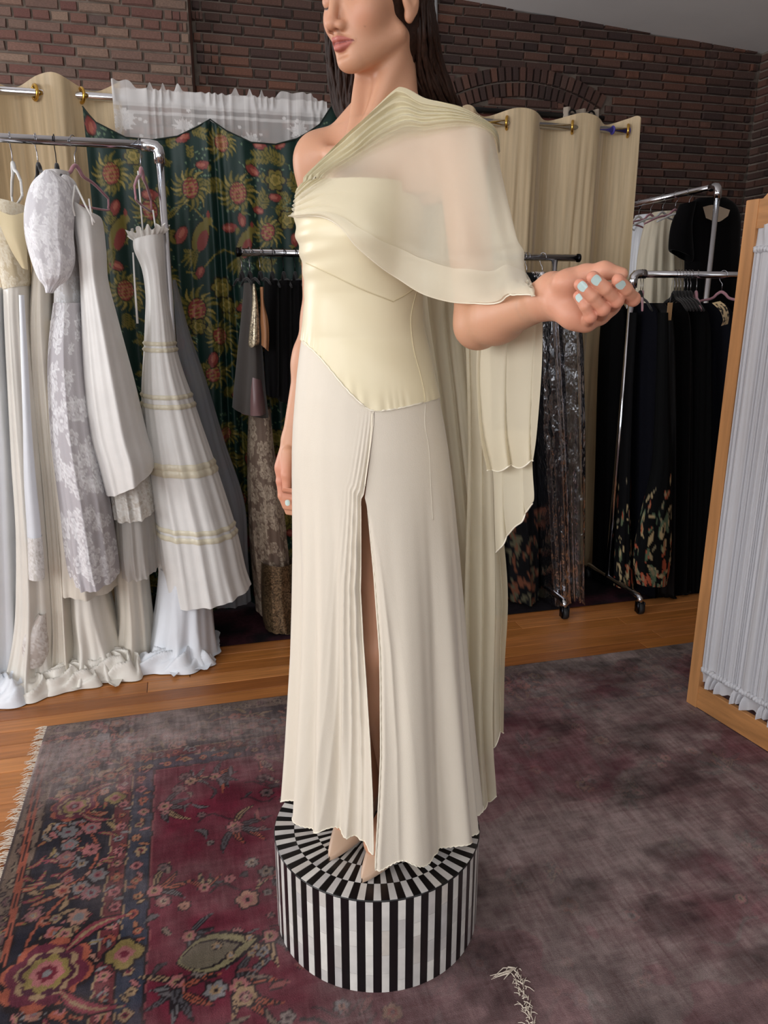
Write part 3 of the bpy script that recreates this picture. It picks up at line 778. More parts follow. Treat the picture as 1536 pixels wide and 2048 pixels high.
rings = [1.0, .81, .60, .40, .21]
camdir = math.atan2(-PC[1], -PC[0])
for ri in range(3):
    r1_, r0_ = PR * rings[ri] - (.0006 if ri == 0 else 0), PR * rings[ri + 1]
    for i in range(nb):
        wht = (i + ri) % 2 == 0; a = i * dA; z1_ = PH + (.0002 if wht else 0)
        sector(r0_ + .0004, r1_ - .0004, a + ga / r1_, a + dA - ga / r1_, PH - .004, z1_).build('top_tile', M_bone if wht else M_black, pod)
inner = MB()
for ri in (3,):
    for i in range(0, nb, 2):
        m = sector(PR * rings[4], PR * rings[3] - .0004, i * dA, (i + 1) * dA, PH - .004, PH); inner.add(m.v, m.f)
tag(inner.build('centre_inlay', M_bone, pod), kind='stuff')
for i in range(nb):
    a = i * dA; wht = i % 2 == 1
    d = abs((a + dA / 2 - camdir + PI) % (2 * PI) - PI)
    if wht and d < 1.75:
        cuts = [0] + sorted([rr.uniform(.12, .3), rr.uniform(.38, .58), rr.uniform(.66, .85)]) + [1]
        for c0, c1 in zip(cuts[:-1], cuts[1:]):
            sector(PR - .006, PR + .0003, a + .0025, a + dA - .0025, .001 + c0 * (PH - .006), .001 + c1 * (PH - .006) - .0007).build('bone_strip', M_bone, pod)
    else:
        sector(PR - .006, PR + (.0003 if wht else 0), a + .0025, a + dA - .0025, .001, PH - .005).build('bone_strip' if wht else 'black_strip', M_bone if wht else M_black, pod)
MB().torus((PC[0], PC[1], PZ + PH - .0035), (0, 0, 1), PR - .001, .0022, 120, 6).build('edge_bead', M_black, pod, True)

# --- folding wooden screen with gathered white curtains
M_pine = mat('pine', (196, 140, 88), rough=.5, var=.2, vscale=5, stretch=(7, 7, .5), bump=.08, bscale=60, bstretch=(4, 4, .3))
M_pine_h = mat('pine_rail', (190, 134, 82), rough=.5, var=.2, vscale=5, stretch=(1.2, 1.2, 9), bump=.08, bscale=60)
M_whitecot = mat('white_voile', (232, 232, 236), rough=.85, transl=.3)
s0 = G(1377, 1408); s1 = G(1533, 1506)
scr = empty('folding_screen', (s0[0], s0[1], .01), 'wooden folding screen with gathered white curtain panels', 'screen')
def screen_panel(o, d, Wd, Ht):
    d = np.array([d[0], d[1], 0.0]); d /= np.linalg.norm(d); nrm = np.array([-d[1], d[0], 0.0])
    ang = math.atan2(d[1], d[0]); SW, TH = .046, .024; zb = .011
    at = lambda s_, t_, z_: np.array([o[0], o[1], 0]) + d * s_ + nrm * t_ + np.array([0, 0, z_])
    for s_ in (SW / 2, Wd - SW / 2):
        c = at(s_, 0, zb + Ht / 2); MB().box(c, (SW, TH, Ht), ang, .002).build('stile', M_pine, scr)
    c = at(Wd / 2, 0, zb + .045); MB().box(c, (Wd - 2 * SW, TH - .004, .085), ang, .002).build('bottom_rail', M_pine_h, scr)
    # crowned top rail
    m = MB(); n = 24; vsx = []; fs = []
    for i in range(n + 1):
        f = i / n; s_ = SW + (Wd - 2 * SW) * f; crown = .085 * (1 - abs(2 * f - 1) ** 1.7) + .004
        if f < .22: crown = max(.003, crown - .02 * (1 - f / .22))
        for t_ in (-TH / 2 + .002, TH / 2 - .002):
            vsx.append(at(s_, t_, zb + Ht - .085)); vsx.append(at(s_, t_, zb + Ht - .004 + crown))
    for i in range(n):
        a = i * 4; b = a + 4
        fs += [(a, b, b + 1, a + 1), (a + 2, a + 3, b + 3, b + 2), (a + 1, b + 1, b + 3, a + 3), (a, a + 2, b + 2, b)]
    m.add(vsx, fs); m.build('top_rail', M_pine_h, scr)
    # curtain: header ruffle, pocket, pleats, pocket, bottom ruffle
    ns, nz = 520, 60; S = np.linspace(SW - .004, Wd - SW + .004, ns); z0, z1 = .165, Ht - .135
    zt = np.concatenate([np.linspace(-.055, -.008, 8), np.linspace(0, 1, 40), np.linspace(1.008, 1.075, 12)])
    Pm = np.zeros((ns, 60, 3)); ph = S * 420 + 4 * np.sin(S * 37) + 3 * np.sin(S * 91 + 1)
    for j, q_ in enumerate(zt):
        if q_ < 0: z_ = z0 + q_; amp = .012 * min(1, -q_ / .04) + .003; pp_ = S * 170 + 3 * np.sin(S * 60)
        elif q_ <= 1: z_ = z0 + (z1 - z0) * q_; amp = .0045 + .0015 * math.sin(q_ * PI); pp_ = ph + .8 * np.sin(q_ * 3 + S * 15)
        else: z_ = z1 + (q_ - 1); amp = .012 * min(1, (q_ - 1) / .05) + .003; pp_ = S * 150 + 3 * np.sin(S * 50)
        if q_ > -.02 and q_ < .0: amp = .003
        y = amp * np.sin(pp_) + .4 * amp * np.sin(2.3 * pp_ + 1)
        zz = z_ + (.006 * np.sin(S * 120 + 1) if (q_ == zt[0] or q_ == zt[-1]) else 0) + np.zeros(ns)
        Pm[:, j] = np.array([o[0], o[1], 0]) + d[None] * S[:, None] + nrm[None] * (y - .004)[:, None]; Pm[:, j, 2] = zz
    cu_ = grid_obj('curtain_panel', Pm, M_whitecot, scr)
    for zc in (z0, z1):
        k = MB(); npt = 80
        k.tube([at(SW + (Wd - 2 * SW) * i / npt, -.004 + .002 * math.sin(i * 2.1), zc + .002 * math.sin(i * 1.7)) for i in range(npt + 1)], .0105, 8)
        k.build('rod_pocket', M_whitecot, cu_, True)
    return at(Wd, 0, 0)
dvec = s1 - s0
e2 = screen_panel(s0, dvec, .40, 1.715)
screen_panel(e2 + np.array([.012, -.012, 0]), np.array([.85, -.35]), .40, 1.715)

# ================================================================== RACKS, HANGERS, GARMENTS
def rack_base(root, x, y0, y1, z=.085):
    yc = (y0 + y1) / 2
    MB().tube([(x, y0, z - .03), (x, y0 + .004, z - .008), (x, y0 + .02, z), (x, y1 - .02, z), (x, y1 - .004, z - .008), (x, y1, z - .03)], .0135, 12).build('base_bar', M_chrome, root, True)
    for yy in (y0, y1):
        c = MB().tube([(x, yy, z - .02), (x, yy, z - .04)], .011, 10); c.box((x - .016, yy, z - .048), (.004, .03, .05)); c.box((x + .016, yy, z - .048), (.004, .03, .05))
        cs = c.build('caster', M_darkmetal, root, True)
        MB().tube([(x - .012, yy, .030), (x - .009, yy, .030), (x + .009, yy, .030), (x + .012, yy, .030)], [.024, .029, .029, .024], 18).build('wheel', M_rubber, cs, True)
def elbow(root, c, r=.021):
    MB().tube([c + np.array(d) for d in ((-.05, 0, 0), (-.03, 0, 0), (-.012, 0, -.004), (0, 0, -.018), (0, 0, -.05))], r, 14).build('elbow_joint', M_chrome, root, True)
def rack_x(label, xa, xb, Y, z, posts, half=.29, tee=False, back=None):
    root = empty('garment_rack', ((xa + xb) / 2, Y, .012), label, 'clothes rack')
    MB().tube([(xa, Y, z), (xb, Y, z)], .0155, 16).build('rail', M_chrome, root, True)
    for px_, el in posts:
        MB().tube([(px_, Y, .085), (px_, Y, z - (.01 if tee else .03))], .0145, 14).build('post', M_chrome, root, True)
        if el:
            m = MB(); s_ = el
            m.tube([np.array([px_, Y, z]) + np.array(d) for d in ((-s_ * .06, 0, 0), (-s_ * .03, 0, 0), (-s_ * .012, 0, -.003), (-s_ * .003, 0, -.012), (0, 0, -.03), (0, 0, -.06))], .0205, 14).build('elbow_joint', M_chrome, root, True)
        rack_base(root, px_, Y - half, Y + (half if back is None else back))
    return root
LY, LZ = 3.05, 1.966
lx = VY(318, 300, LY)[0]
rack_x('tall chrome clothes rack holding the white wedding gowns', -1.75, lx - .01, LY, LZ, [(lx, 1), (-1.75, -1)], .15)
MY, MZ = 3.22, 1.62
mx0, mx1 = VY(476, 510, MY)[0], VY(1157, 510, MY)[0]; mp = VY(1107, 560, MY)[0]
tr = rack_x('chrome rack with open rail ends behind the cream gown', mx0, mx1, MY, MZ, [(VY(705, 560, MY)[0], 0), (mp, 0)], .30, True, .12)
for xx in (mx0, mx1): MB().tube([(xx - .006, MY, MZ), (xx + .006, MY, MZ)], .0185, 14).build('end_cap', M_darkmetal, tr, True)
FY, FZ = 3.17, 1.552
fx = VY(1266, 560, FY)[0]
rack_x('chrome clothes rack of black gowns next to the folding screen', fx + .01, 3.5, FY, FZ, [(fx, -1), (3.5, 1)], .29, False, .20)
# rack running back towards the brick wall
bp = VY(1437, 372, 3.62); BX, BZ = bp[0], bp[2]
br = empty('garment_rack', (BX, 4.4, .012), 'chrome clothes rack running back to the brick wall', 'clothes rack')
MB().tube([(BX, 3.64, BZ), (BX, 5.5, BZ)], .0155, 14).build('rail', M_chrome, br, True)
for yy, sg in ((3.62, -1), (5.5, 1)):
    MB().tube([(BX, yy, .085), (BX, yy, BZ - .03)], .0145, 14).build('post', M_chrome, br, True)
    MB().tube([np.array([BX, yy, BZ]) + np.array(d) for d in ((0, -sg * .06, 0), (0, -sg * .03, 0), (0, -sg * .012, -.003), (0, -sg * .003, -.012), (0, 0, -.03), (0, 0, -.06))], .0205, 14).build('elbow_joint', M_chrome, br, True)
    MB().tube([(BX - .29, yy, .06), (BX - .27, yy, .085), (BX + .27, yy, .085), (BX + .29, yy, .06)], .0135, 12).build('base_bar', M_chrome, br, True)
    for sx in (-1, 1):
        MB().tube([(BX + sx * .29 - .012, yy, .030), (BX + sx * .29 + .012, yy, .030)], .029, 18).build('wheel', M_rubber, br, True)
# --- hangers
M_wire = mat('hook_wire', (170, 170, 175), rough=.25, metal=1.0)
def hanger(c, m, label, tw=0.0, wd=.40, group=None, along='x', slope=.085, notch=True, drop=.075, bar=True, hookm=None):
    """c: point on the rail's axis; the hanger hangs across the rail"""
    c = np.array(c, float); ang = (PI / 2 if along == 'x' else 0) + tw; d = np.array([math.cos(ang), math.sin(ang), 0])
    root = empty('clothes_hanger', (c[0], c[1], c[2] - drop - .12), label, 'hanger', group)
    R = .0205; hk = []
    for i in range(15):
        a = math.radians(-150 + i * (330 - 60) / 14); hk.append(c + d * (-R * math.cos(a + PI / 2 + .5)) * 1 + np.array([0, 0, R * math.sin(a + PI / 2 + .5)]))
    hk = []
    for i in range(14):
        a = math.radians(200 - i * 230 / 13); hk.append(c + d * R * math.cos(a) + np.array([0, 0, R * math.sin(a)]))
    hk += [c + d * .012 + np.array([0, 0, -.026]), c + np.array([0, 0, -.040]), c + np.array([0, 0, -drop])]
    MB().tube(hk, .0017, 6).build('hook', hookm or M_wire, root, True)
    z0 = -drop; h = wd / 2
    sh = [(-h, z0 - slope), (-h * .55, z0 - slope * .55), (-h * .22, z0 - .032), (-h * .10, z0 - .012), (0, z0 - .002), (h * .10, z0 - .012), (h * .22, z0 - .032), (h * .55, z0 - slope * .55), (h, z0 - slope)]
    pts = catmull([c + d * a + np.array([0, 0, b]) for a, b in sh], 40)
    b_ = MB().tube(list(pts), [.0045 + .0025 * math.sin(PI * i / 39) for i in range(40)], 8)
    b_.build('shoulder_bar', m, root, True)
    if bar: MB().tube(list(catmull([c + d * a + np.array([0, 0, b]) for a, b in ((-h, z0 - slope), (-h * .97, z0 - slope - .03), (-h * .8, z0 - slope - .045), (h * .8, z0 - slope - .045), (h * .97, z0 - slope - .03), (h, z0 - slope))], 30)), .0042, 6).build('trouser_bar', m, root, True)
    return root
def rx(px, Y, z): return np.array([VY(px, 280, Y)[0], Y, z])
hanger(rx(20, LY, LZ), M_greyhanger, 'pale grey hanger on the tall rack beside the ivory lace gown', .25)
hanger(rx(71, LY, LZ), M_blackhanger, 'black hanger with its end showing beside the lace puff sleeve', .30)
hanger(rx(108, LY, LZ), M_blackhanger, 'black hanger between the lace sleeve and the pink hanger', .2, hookm=M_darkmetal)
hanger(rx(146, LY, LZ), M_pinkhanger, 'mauve pink hanger carrying the white satin strap gown', -.45)
hanger(rx(278, LY, LZ), M_pinkhanger, 'mauve pink hanger hanging alone above the tiered strapless gown', -.12, .36)
# --- garments
def lace_cols(U, Z, base, white, seed, n=60, r=(.02, .045)):
    cv = Canvas(U, Z, base); rr = random.Random(seed); w2 = tuple(int(b + (w_ - b) * .6) for b, w_ in zip(base, white))
    u0, u1, z0, z1 = U.min(), U.max(), Z.min(), Z.max()
    for k in range(n):
        u, v = rr.uniform(u0, u1), rr.uniform(z0, z1); R_ = rr.uniform(*r); t = rr.random()
        if t < .5: cv.flower(u, v, R_, rr.choice([5, 6, 8]), [white, w2, base, white], rr.random(), .4)
        else:
            a = rr.uniform(0, 6.3)
            for j in range(4): cv.leaf(u + j * R_ * .4 * math.cos(a), v + j * R_ * .4 * math.sin(a), R_ * 1.1, R_ * .28, a + (1 if j % 2 else -1) * .9, [white, w2])
            cv.stroke([(u, v), (u + R_ * 2 * math.cos(a), v + R_ * 2 * math.sin(a))], .003, white)
    return cv.C
def flor_cols(U, Z, base, pal_, seed, n):
    cv = Canvas(U, Z, base); rr = random.Random(seed)
    for k in range(n):
        u, v = rr.uniform(U.min(), U.max()), Z.min() + (Z.max() - Z.min()) * rr.random() ** 1.5 * .42; R_ = rr.uniform(.012, .05); c1, c2 = rr.choice(pal_), rr.choice(pal_)
        if rr.random() < .5: cv.ell(u, v, R_ * .45, R_, rr.uniform(-.4, .4), c1); cv.ell(u, v + R_ * .2, R_ * .2, R_ * .5, rr.uniform(-.4, .4), c2)
        else: cv.leaf(u, v, R_ * 1.6, R_ * .3, rr.uniform(0, 6.3), [c1, c2])
    return cv.C
def tube_px(name, rows, Y, dep, m, parent, folds=10, amp=.10, seed=0.0, n=96, nz=90, lace=None, zmin=.014, asym=0.0, top=.15, minamp=.0):
    """closed hanging shape; rows of (y, xleft, xright[, depth factor]) in photo pixels on the plane Y"""
    ctl = []
    for r_ in rows:
        y = r_[0]; yl, yr = y if isinstance(y, tuple) else (y, y)
        L_, R_ = VY(r_[1], yl, Y), VY(r_[2], yr, Y); ctl.append(np.array([L_[0], R_[0], L_[2], R_[2], r_[3] if len(r_) > 3 else 1.0]))
    C = catmull(ctl, nz); th = np.linspace(0, 2 * PI, n, endpoint=False); T = np.linspace(0, 1, nz)
    TH, TT = np.meshgrid(th, T, indexing='ij'); cx_ = ((C[:, 0] + C[:, 1]) / 2)[None]; hw = (np.abs(C[:, 1] - C[:, 0]) / 2)[None]
    dp = dep * C[:, 4][None]
    g_ = top + (1 - top) * TT ** 1.1
    w_ = (1 - 2 * np.abs(np.sin(TH * folds / 2 + seed + .5 * np.sin(TT * 3 + seed))) ** .8) * .6 + .4 * np.sin(TH * (folds // 2) + 2 * seed + TT * 1.5) + .25 * np.sin(TH * folds * 1.7 + 3 * seed + TT)
    rip = 1 + amp * g_ * w_
    X = cx_ + hw * np.cos(TH) * (1 + (rip - 1) * .45); Yy = Y + dp * np.sin(TH) * rip
    Z = C[:, 2][None] * (1 - np.cos(TH)) / 2 + C[:, 3][None] * (1 + np.cos(TH)) / 2
    Z = np.maximum(Z, zmin + .004 * np.sin(TH * 9) ** 2)
    P = np.stack([X, Yy, Z], -1); col = None
    if lace:
        base, white, sd, nn = lace; U = TH * .115 + 0 * TT; col = lace_cols(U, Z, base, white, sd, nn) if isinstance(white, tuple) else flor_cols(U, Z, base, white, sd, nn)
    o = grid_obj(name, P, m, parent, cu=True, color=col); return o, P
def ringband(P, t0, t1, m, parent, name='ribbon_band', off=.004):
    nz = P.shape[1]; i0, i1 = int(t0 * (nz - 1)), max(int(t1 * (nz - 1)), int(t0 * (nz - 1)) + 2); S = P[:, i0:i1 + 1].copy()
    c = S.mean(0, keepdims=True); d = S - c; d[..., 2] = 0; d /= (np.linalg.norm(d, axis=-1, keepdims=True) + 1e-6); k = np.sin(np.linspace(0, PI, S.shape[1]))[None, :, None]
    S += d * off * (.3 + k); return grid_obj(name, S, m, parent, cu=True)
M_w1 = mat('cool_white_satin', (226, 230, 236), rough=.38, var=.03, bump=.05, bscale=30, sheen=.2)
M_w2 = mat('ivory_satin', (224, 219, 209), rough=.4, var=.04, bump=.06, bscale=30, sheen=.2)
M_w3 = mat('white_silk', (230, 228, 224), rough=.42, var=.04, vscale=12, bump=.08, bscale=60, sheen=.2)
M_w4 = mat('warm_ivory', (214, 206, 192), rough=.5, var=.04, bump=.06, bscale=40, sheen=.2)
M_tul = mat('white_tulle', (216, 212, 208), rough=.8, alpha=.62, transl=.3)
M_tulg = mat('grey_tulle', (150, 152, 158), rough=.8, alpha=.5, transl=.2)
M_lace = mat('lace_cloth', attr='Col', rough=.8, bump=.3, bscale=150, transl=.15)
M_cup = mat('yellow_lining', (208, 192, 154), rough=.6)
M_satb = mat('ribbon_ivory', (222, 214, 190), rough=.3)
GG = 'wedding gowns on the tall rack'
def gown(label, px, y, Y=LY): 
    p = VY(px, y, Y); return empty('wedding_gown', (p[0], Y, .014), label, 'gown', None)
# 1 far left, cool white
g1 = gown('cool white satin gown at the outer end of the tall rack', -10, 1300)
tube_px('skirt', [(575, -34, 6, .4), (640, -40, 14, .6), (760, -44, 24, .7), (900, -48, 40, .8), (1100, -50, 52, .9), (1230, -60, 62, 1), (1310, -70, 70, 1.2), (1336, -90, 84, 1.35)], LY - .03, .20, M_w1, g1, 9, .16, .4)
# 2 ivory lace bodice with a V neck
g2 = gown('ivory gown with a beaded lace V-neck bodice and plain skirt', 40, 1300)
tube_px('bodice', [((396, 412), -26, 50, .6), (430, -26, 52, .7), (480, -18, 55, .75), (530, -2, 60, .75), (560, 4, 62, .7), ((580, 572), 8, 60, .7)], LY - .05, .15, M_lace, g2, 6, .04, .2, lace=((212, 198, 168), (234, 226, 206), 3, 150))
vq = [[V(-10, 418, 2.62), V(22, 430, 2.60), V(50, 424, 2.64)], [V(2, 455, 2.60), V(28, 470, 2.585), V(52, 465, 2.62)], [V(22, 500, 2.595), V(40, 505, 2.59), V(54, 505, 2.62)], [V(44, 536, 2.60), V(50, 538, 2.60), V(56, 540, 2.62)]]
S_ = patch(np.array(vq), 14, 14); grid_obj('neck_lining', S_, M_cup, g2)
tube_px('skirt', [(566, 8, 60, .55), (640, 12, 66, .7), (760, 18, 80, .8), (900, 26, 96, .9), (1050, 36, 110, 1), (1200, 34, 124, 1.05), (1290, 20, 128, 1.2), (1328, 0, 150, 1.35)], LY - .04, .19, M_w2, g2, 9, .17, 1.2)
tube_px('lace_hem', [(1225, 78, 92, .5), (1262, 46, 95, .8), (1300, 36, 98, .9), (1325, 40, 90, .9)], LY - .20, .06, M_lace, g2, 5, .05, .3, n=48, nz=40, lace=((206, 196, 188), (240, 236, 232), 8, 120))
# 3 plain warm gown with a narrow lace cuff
g3 = gown('slim warm ivory gown with a narrow lace sleeve cuff, partly hidden', 100, 1300)
tube_px('bodice_and_skirt', [(440, 78, 112, .5), (520, 68, 112, .6), (580, 64, 108, .6), (660, 60, 112, .7), (800, 66, 124, .8), (950, 84, 136, .9), (1100, 96, 150, 1), (1230, 104, 160, 1.1), (1325, 96, 176, 1.3)], LY + .0, .18, M_w4, g3, 8, .15, 2.2)
tube_px('sleeve', [(590, 38, 48, .6), (720, 42, 56, .7), (850, 46, 63, .8), (960, 48, 72, .9), (1060, 54, 82, 1), (1152, 58, 88, 1.05)], LY - .24, .028, M_w1, g3, 5, .05, .4, n=40, nz=40)
tube_px('lace_cuff', [(1072, 55, 84, 1), (1110, 56, 87, 1.06), (1156, 58, 90, 1.1)], LY - .24, .032, M_lace, g3, 5, .05, .4, n=48, nz=40, lace=((214, 210, 204), (244, 242, 240), 18, 120))
# 4 lace gown with a puff sleeve
g4 = gown('sheer white floral lace gown with a long puff sleeve', 150, 1200)
o4, P4 = tube_px('bodice', [(345, 88, 138, .5), (400, 84, 150, .6), (480, 100, 158, .65), (560, 108, 160, .6), (612, 108, 163, .6)], LY - .06, .15, M_lace, g4, 6, .05, .5, lace=((214, 210, 208), (244, 244, 246), 4, 90))
tube_px('skirt', [(606, 108, 164, .6), (680, 100, 174, .8), (760, 98, 184, .9), (880, 106, 200, 1), (1000, 122, 222, 1.05), (1100, 134, 236, 1.1), ((1152, 1140), 146, 240, 1.1)], LY - .09, .19, M_lace, g4, 10, .10, .9, lace=((204, 200, 204), (248, 248, 250), 5, 260), n=180, nz=220)
tube_px('underskirt', [(640, 102, 150, .6), (800, 92, 170, .8), (960, 98, 200, .9), (1090, 108, 226, 1), (1165, 110, 236, 1.05)], LY - .04, .18, M_w4, g4, 9, .14, .1)
tube_px('train', [(1120, 140, 205, .8), (1200, 138, 225, .9), (1270, 142, 246, 1.05), (1312, 130, 262, 1.3), (1326, 104, 290, 1.45)], LY - .02, .185, M_w2, g4, 8, .2, 1.7)
tube_px('sleeve', [(343, 88, 108, .5), (370, 62, 138, .8), (420, 49, 148, 1), (470, 50, 147, 1.05), (520, 62, 150, .95), (556, 76, 138, .8), (572, 88, 118, .5), (586, 92, 106, .4)], LY - .24, .075, M_lace, g4, 7, .07, .2, n=150, nz=140, lace=((218, 216, 220), (250, 250, 252), 6, 130), top=.4)
# 5 white silk strap gown
g5 = gown('white silk gown with tied shoulder straps and a slanted hem', 220, 1000)
tube_px('bodice_and_skirt', [((398, 430), 138, 188, .5), (440, 146, 204, .7), (500, 156, 212, .8), (560, 161, 216, .75), (640, 164, 236, .85), (760, 168, 268, .95), (860, 180, 292, 1), ((925, 905), 198, 306, 1.05), ((985, 935), 214, 309, 1.05)], LY - .12, .17, M_w3, g5, 8, .09, 2.6)
tube_px('puff_strap', [(352, 124, 138, .5), (366, 114, 152, 1), (392, 112, 160, 1.1), (412, 118, 156, .8), (420, 128, 148, .5)], LY - .16, .06, M_lace, g5, 9, .10, .9, n=72, nz=50, lace=((222, 220, 222), (250, 250, 252), 9, 40), top=.6)
for x0_, y0_, x1_, y1_ in ((136, 372, 150, 432), (150, 370, 140, 436), (152, 372, 190, 445), (178, 398, 186, 450)):
    a, b = VY(x0_, y0_, LY - .24), VY(x1_, y1_, LY - .26); MB().tube([a, (a + b) / 2 + np.array([0, -.006, -.004]), b], .0035, 6).build('strap', M_w3, g5, True)
tube_px('lining', [(880, 200, 290, .8), (960, 215, 302, .9), ((1030, 1020), 226, 308, .95)], LY - .06, .16, M_lace, g5, 12, .14, .3, lace=((210, 202, 190), (240, 238, 232), 10, 120), nz=60)
tube_px('tulle_layer', [(940, 226, 300, .8), (1040, 236, 310, .95), (1110, 240, 316, 1), ((1146, 1128), 244, 318, 1)], LY - .05, .15, M_tul, g5, 12, .16, .8, nz=50)
tube_px('train', [(1000, 222, 292, .7), (1120, 226, 296, .8), (1220, 232, 306, .95), (1290, 214, 318, 1.15), (1320, 190, 330, 1.35)], LY + .04, .19, M_w4, g5, 9, .2, .5)
# 6 tiered strapless gown
g6 = gown('white strapless gown with ruffled bust and ribbon-trimmed tiers', 380, 1200)
rows6 = [((474, 462), 266, 327, .5), (500, 268, 330, .55), (540, 284, 332, .55), (590, 291, 336, .55), (640, 290, 344, .6), (690, 288, 352, .65), (740, 285, 366, .75), (790, 283, 384, .8), (850, 286, 404, .85), (920, 291, 428, .95), (1000, 300, 454, 1), (1060, 308, 472, 1.05), (1130, 316, 488, 1.1), ((1196, 1165), 322, 500, 1.15)]
o6, P6 = tube_px('bodice_and_tiers', rows6, LY + .0, .18, M_w3, g6, 13, .07, .7, n=140, nz=160, top=.05)
yfrac = lambda y: np.interp(y, [468, 500, 540, 590, 640, 690, 740, 790, 850, 920, 1000, 1060, 1130, 1180], np.linspace(0, 1, 14))
for y0_, y1_ in ((684, 692), (696, 704), (786, 792), (806, 811), (916, 925), (932, 938), (1040, 1050), (1056, 1066)):
    ringband(P6, yfrac(y0_), yfrac(y1_), M_satb, g6, off=.005)
rf = P6[:, 0].copy(); rb = MB(); n_ = len(rf)
ruf = []
for k_, (dz, out) in enumerate(((-.012, .002), (.0, .010), (.014, .014))):
    r_ = rf.copy(); cc = rf.mean(0); d = r_ - cc; d[:, 2] = 0; d /= np.linalg.norm(d, axis=1)[:, None]; r_ += d * (out + .006 * k_ * np.sin(np.arange(n_) * .9)[:, None]); r_[:, 2] += dz + .005 * k_ * np.sin(np.arange(n_) * .55); ruf.append(r_)
grid_obj('bust_ruffle', np.stack(ruf, 1), M_lace, g6, cu=True, color=np.tile(linv((236, 234, 228)), (n_, 3, 1)))
for x0_, y0_, x1_, y1_, sag in ((276, 342, 286, 466, .0), (306, 420, 312, 462, 0)):
    a, b = VY(x0_, y0_, LY - .05), VY(x1_, y1_, LY - .06); MB().tube([a, (a + b) / 2, b], .0032, 6).build('hanging_loop', M_w3, g6, True)
a = VY(266, 505, LY - .1); MB().tube([a, VY(269, 560, LY - .1), VY(272, 605, LY - .1), VY(275, 647, LY - .1)], [.003, .0035, .004, .0045], 6).build('strap', M_w3, g6, True)
tube_px('train', [(1130, 318, 420, .75), (1200, 312, 425, .85), (1262, 300, 432, 1), (1296, 288, 440, 1.2), (1306, 272, 446, 1.3)], LY - .01, .19, M_w1, g6, 9, .2, 1.9)
g7 = gown('gown of smoky grey net hanging behind the tiered strapless gown', 440, 1000, LY + .17)
tube_px('net_skirt', [(560, 338, 352, .5), (660, 345, 378, .6), (760, 350, 412, .8), (880, 358, 448, .9), (1000, 366, 486, 1), (1110, 372, 494, 1), (1200, 376, 500, 1)], LY + .17, .10, M_tulg, g7, 12, .12, .6)

# dark clothes on the open-ended rail
M_char = mat('charcoal_brown', (62, 56, 52), rough=.7, var=.06, sheen=.2)
M_mauve = mat('mauve_satin', (112, 84, 84), rough=.35)
M_velvet = mat('black_velvet', (7, 6, 7), rough=.9, sheen=.06, spec=.08)
M_blk = mat('black_crepe', (8, 8, 9), rough=.85, spec=.08)
M_blk2 = mat('black_satin', (8, 8, 10), rough=.45, spec=.18)
M_navy = mat('navy_crepe', (11, 12, 20), rough=.8, spec=.1)
M_tan = mat('bronze_satin', (150, 104, 70), rough=.35)
def sequin(name, col, sc=220):
    m = mat(name, col, rough=.3, metal=.6)
    N = m.node_tree.nodes; L = m.node_tree.links; bs = N['Principled BSDF']; v = N.new('ShaderNodeTexVoronoi'); v.inputs['Scale'].default_value = sc
    tc = N.new('ShaderNodeTexCoord'); L.new(tc.outputs['Object'], v.inputs['Vector']); nm = N.new('ShaderNodeBump'); nm.inputs['Strength'].default_value = .8; nm.inputs['Distance'].default_value = .01
    sp = N.new('ShaderNodeSeparateColor'); L.new(v.outputs['Color'], sp.inputs[0]); L.new(sp.outputs[0], nm.inputs['Height']); L.new(nm.outputs[0], bs.inputs['Normal']); mr = N.new('ShaderNodeMapRange'); mr.inputs['To Min'].default_value = .35; mr.inputs['To Max'].default_value = 1.7; L.new(sp.outputs[1], mr.inputs['Value']); vm = N.new('ShaderNodeVectorMath'); vm.operation = 'SCALE'; vm.inputs[0].default_value = lin(col); L.new(mr.outputs[0], vm.inputs['Scale']); L.new(vm.outputs[0], bs.inputs['Base Color']); return m
M_seq = sequin('silver_sequins', (170, 156, 132)); M_seqb = sequin('brown_sequins', (112, 92, 68), 160)
def garm(name, label, cat, px, y, Y, group=None): 
    p = VY(px, y, Y); return empty(name, (p[0], Y, p[2]), label, cat, group)
def simple(name, label, cat, rows, Y, dep, m, folds=8, amp=.1, seed=0.0, part='cloth', group=None, **kw):
    last = rows[-1][0]; last = last[0] if isinstance(last, tuple) else last
    g_ = garm(name, label, cat, (rows[-1][1] + rows[-1][2]) / 2, last, Y, group); o, P = tube_px(part, rows, Y, dep, m, g_, folds, amp, seed, **kw); return g_, P
def mid_hook(px, label, m=M_wire, y2=560):
    hanger(rx_at(px, MY, MZ), M_blackhanger if m is None else M_pinkhanger, label, .15, .34, bar=False)
def rx_at(px, Y, z): return np.array([VY(px, 510, Y)[0], Y, z])
gA, _ = simple('dark_dress', 'charcoal brown sleeveless dress with a mauve satin hem panel', 'dress', [(566, 488, 506, .5), (600, 486, 514, .7), (700, 476, 524, .9), (780, 468, 530, 1), ((815, 832), 465, 536, 1)], MY, .15, M_char, 6, .05, .3)
tube_px('satin_panel', [((744, 758), 484, 524, .9), (790, 482, 528, 1), ((824, 822), 480, 532, 1)], MY - .02, .14, M_mauve, gA, 5, .04, .2, n=48, nz=30)
simple('sequin_blouse', 'silver sequined blouse folded narrow on the open-ended rail', 'blouse', [(568, 505, 510, .5), (610, 504, 516, .8), (650, 500, 518, 1), (685, 497, 518, 1), (694, 498, 508, .8)], MY - .17, .03, M_seq, 5, .15, .6)
simple('satin_blouse', 'bronze satin blouse with draped edge on the open-ended rail', 'blouse', [(574, 520, 527, .6), (606, 521, 528, .8), (640, 520, 536, 1), (670, 522, 538, 1), ((690, 702), 522, 537, 1)], MY - .17, .03, M_tan, 5, .2, 1.0)
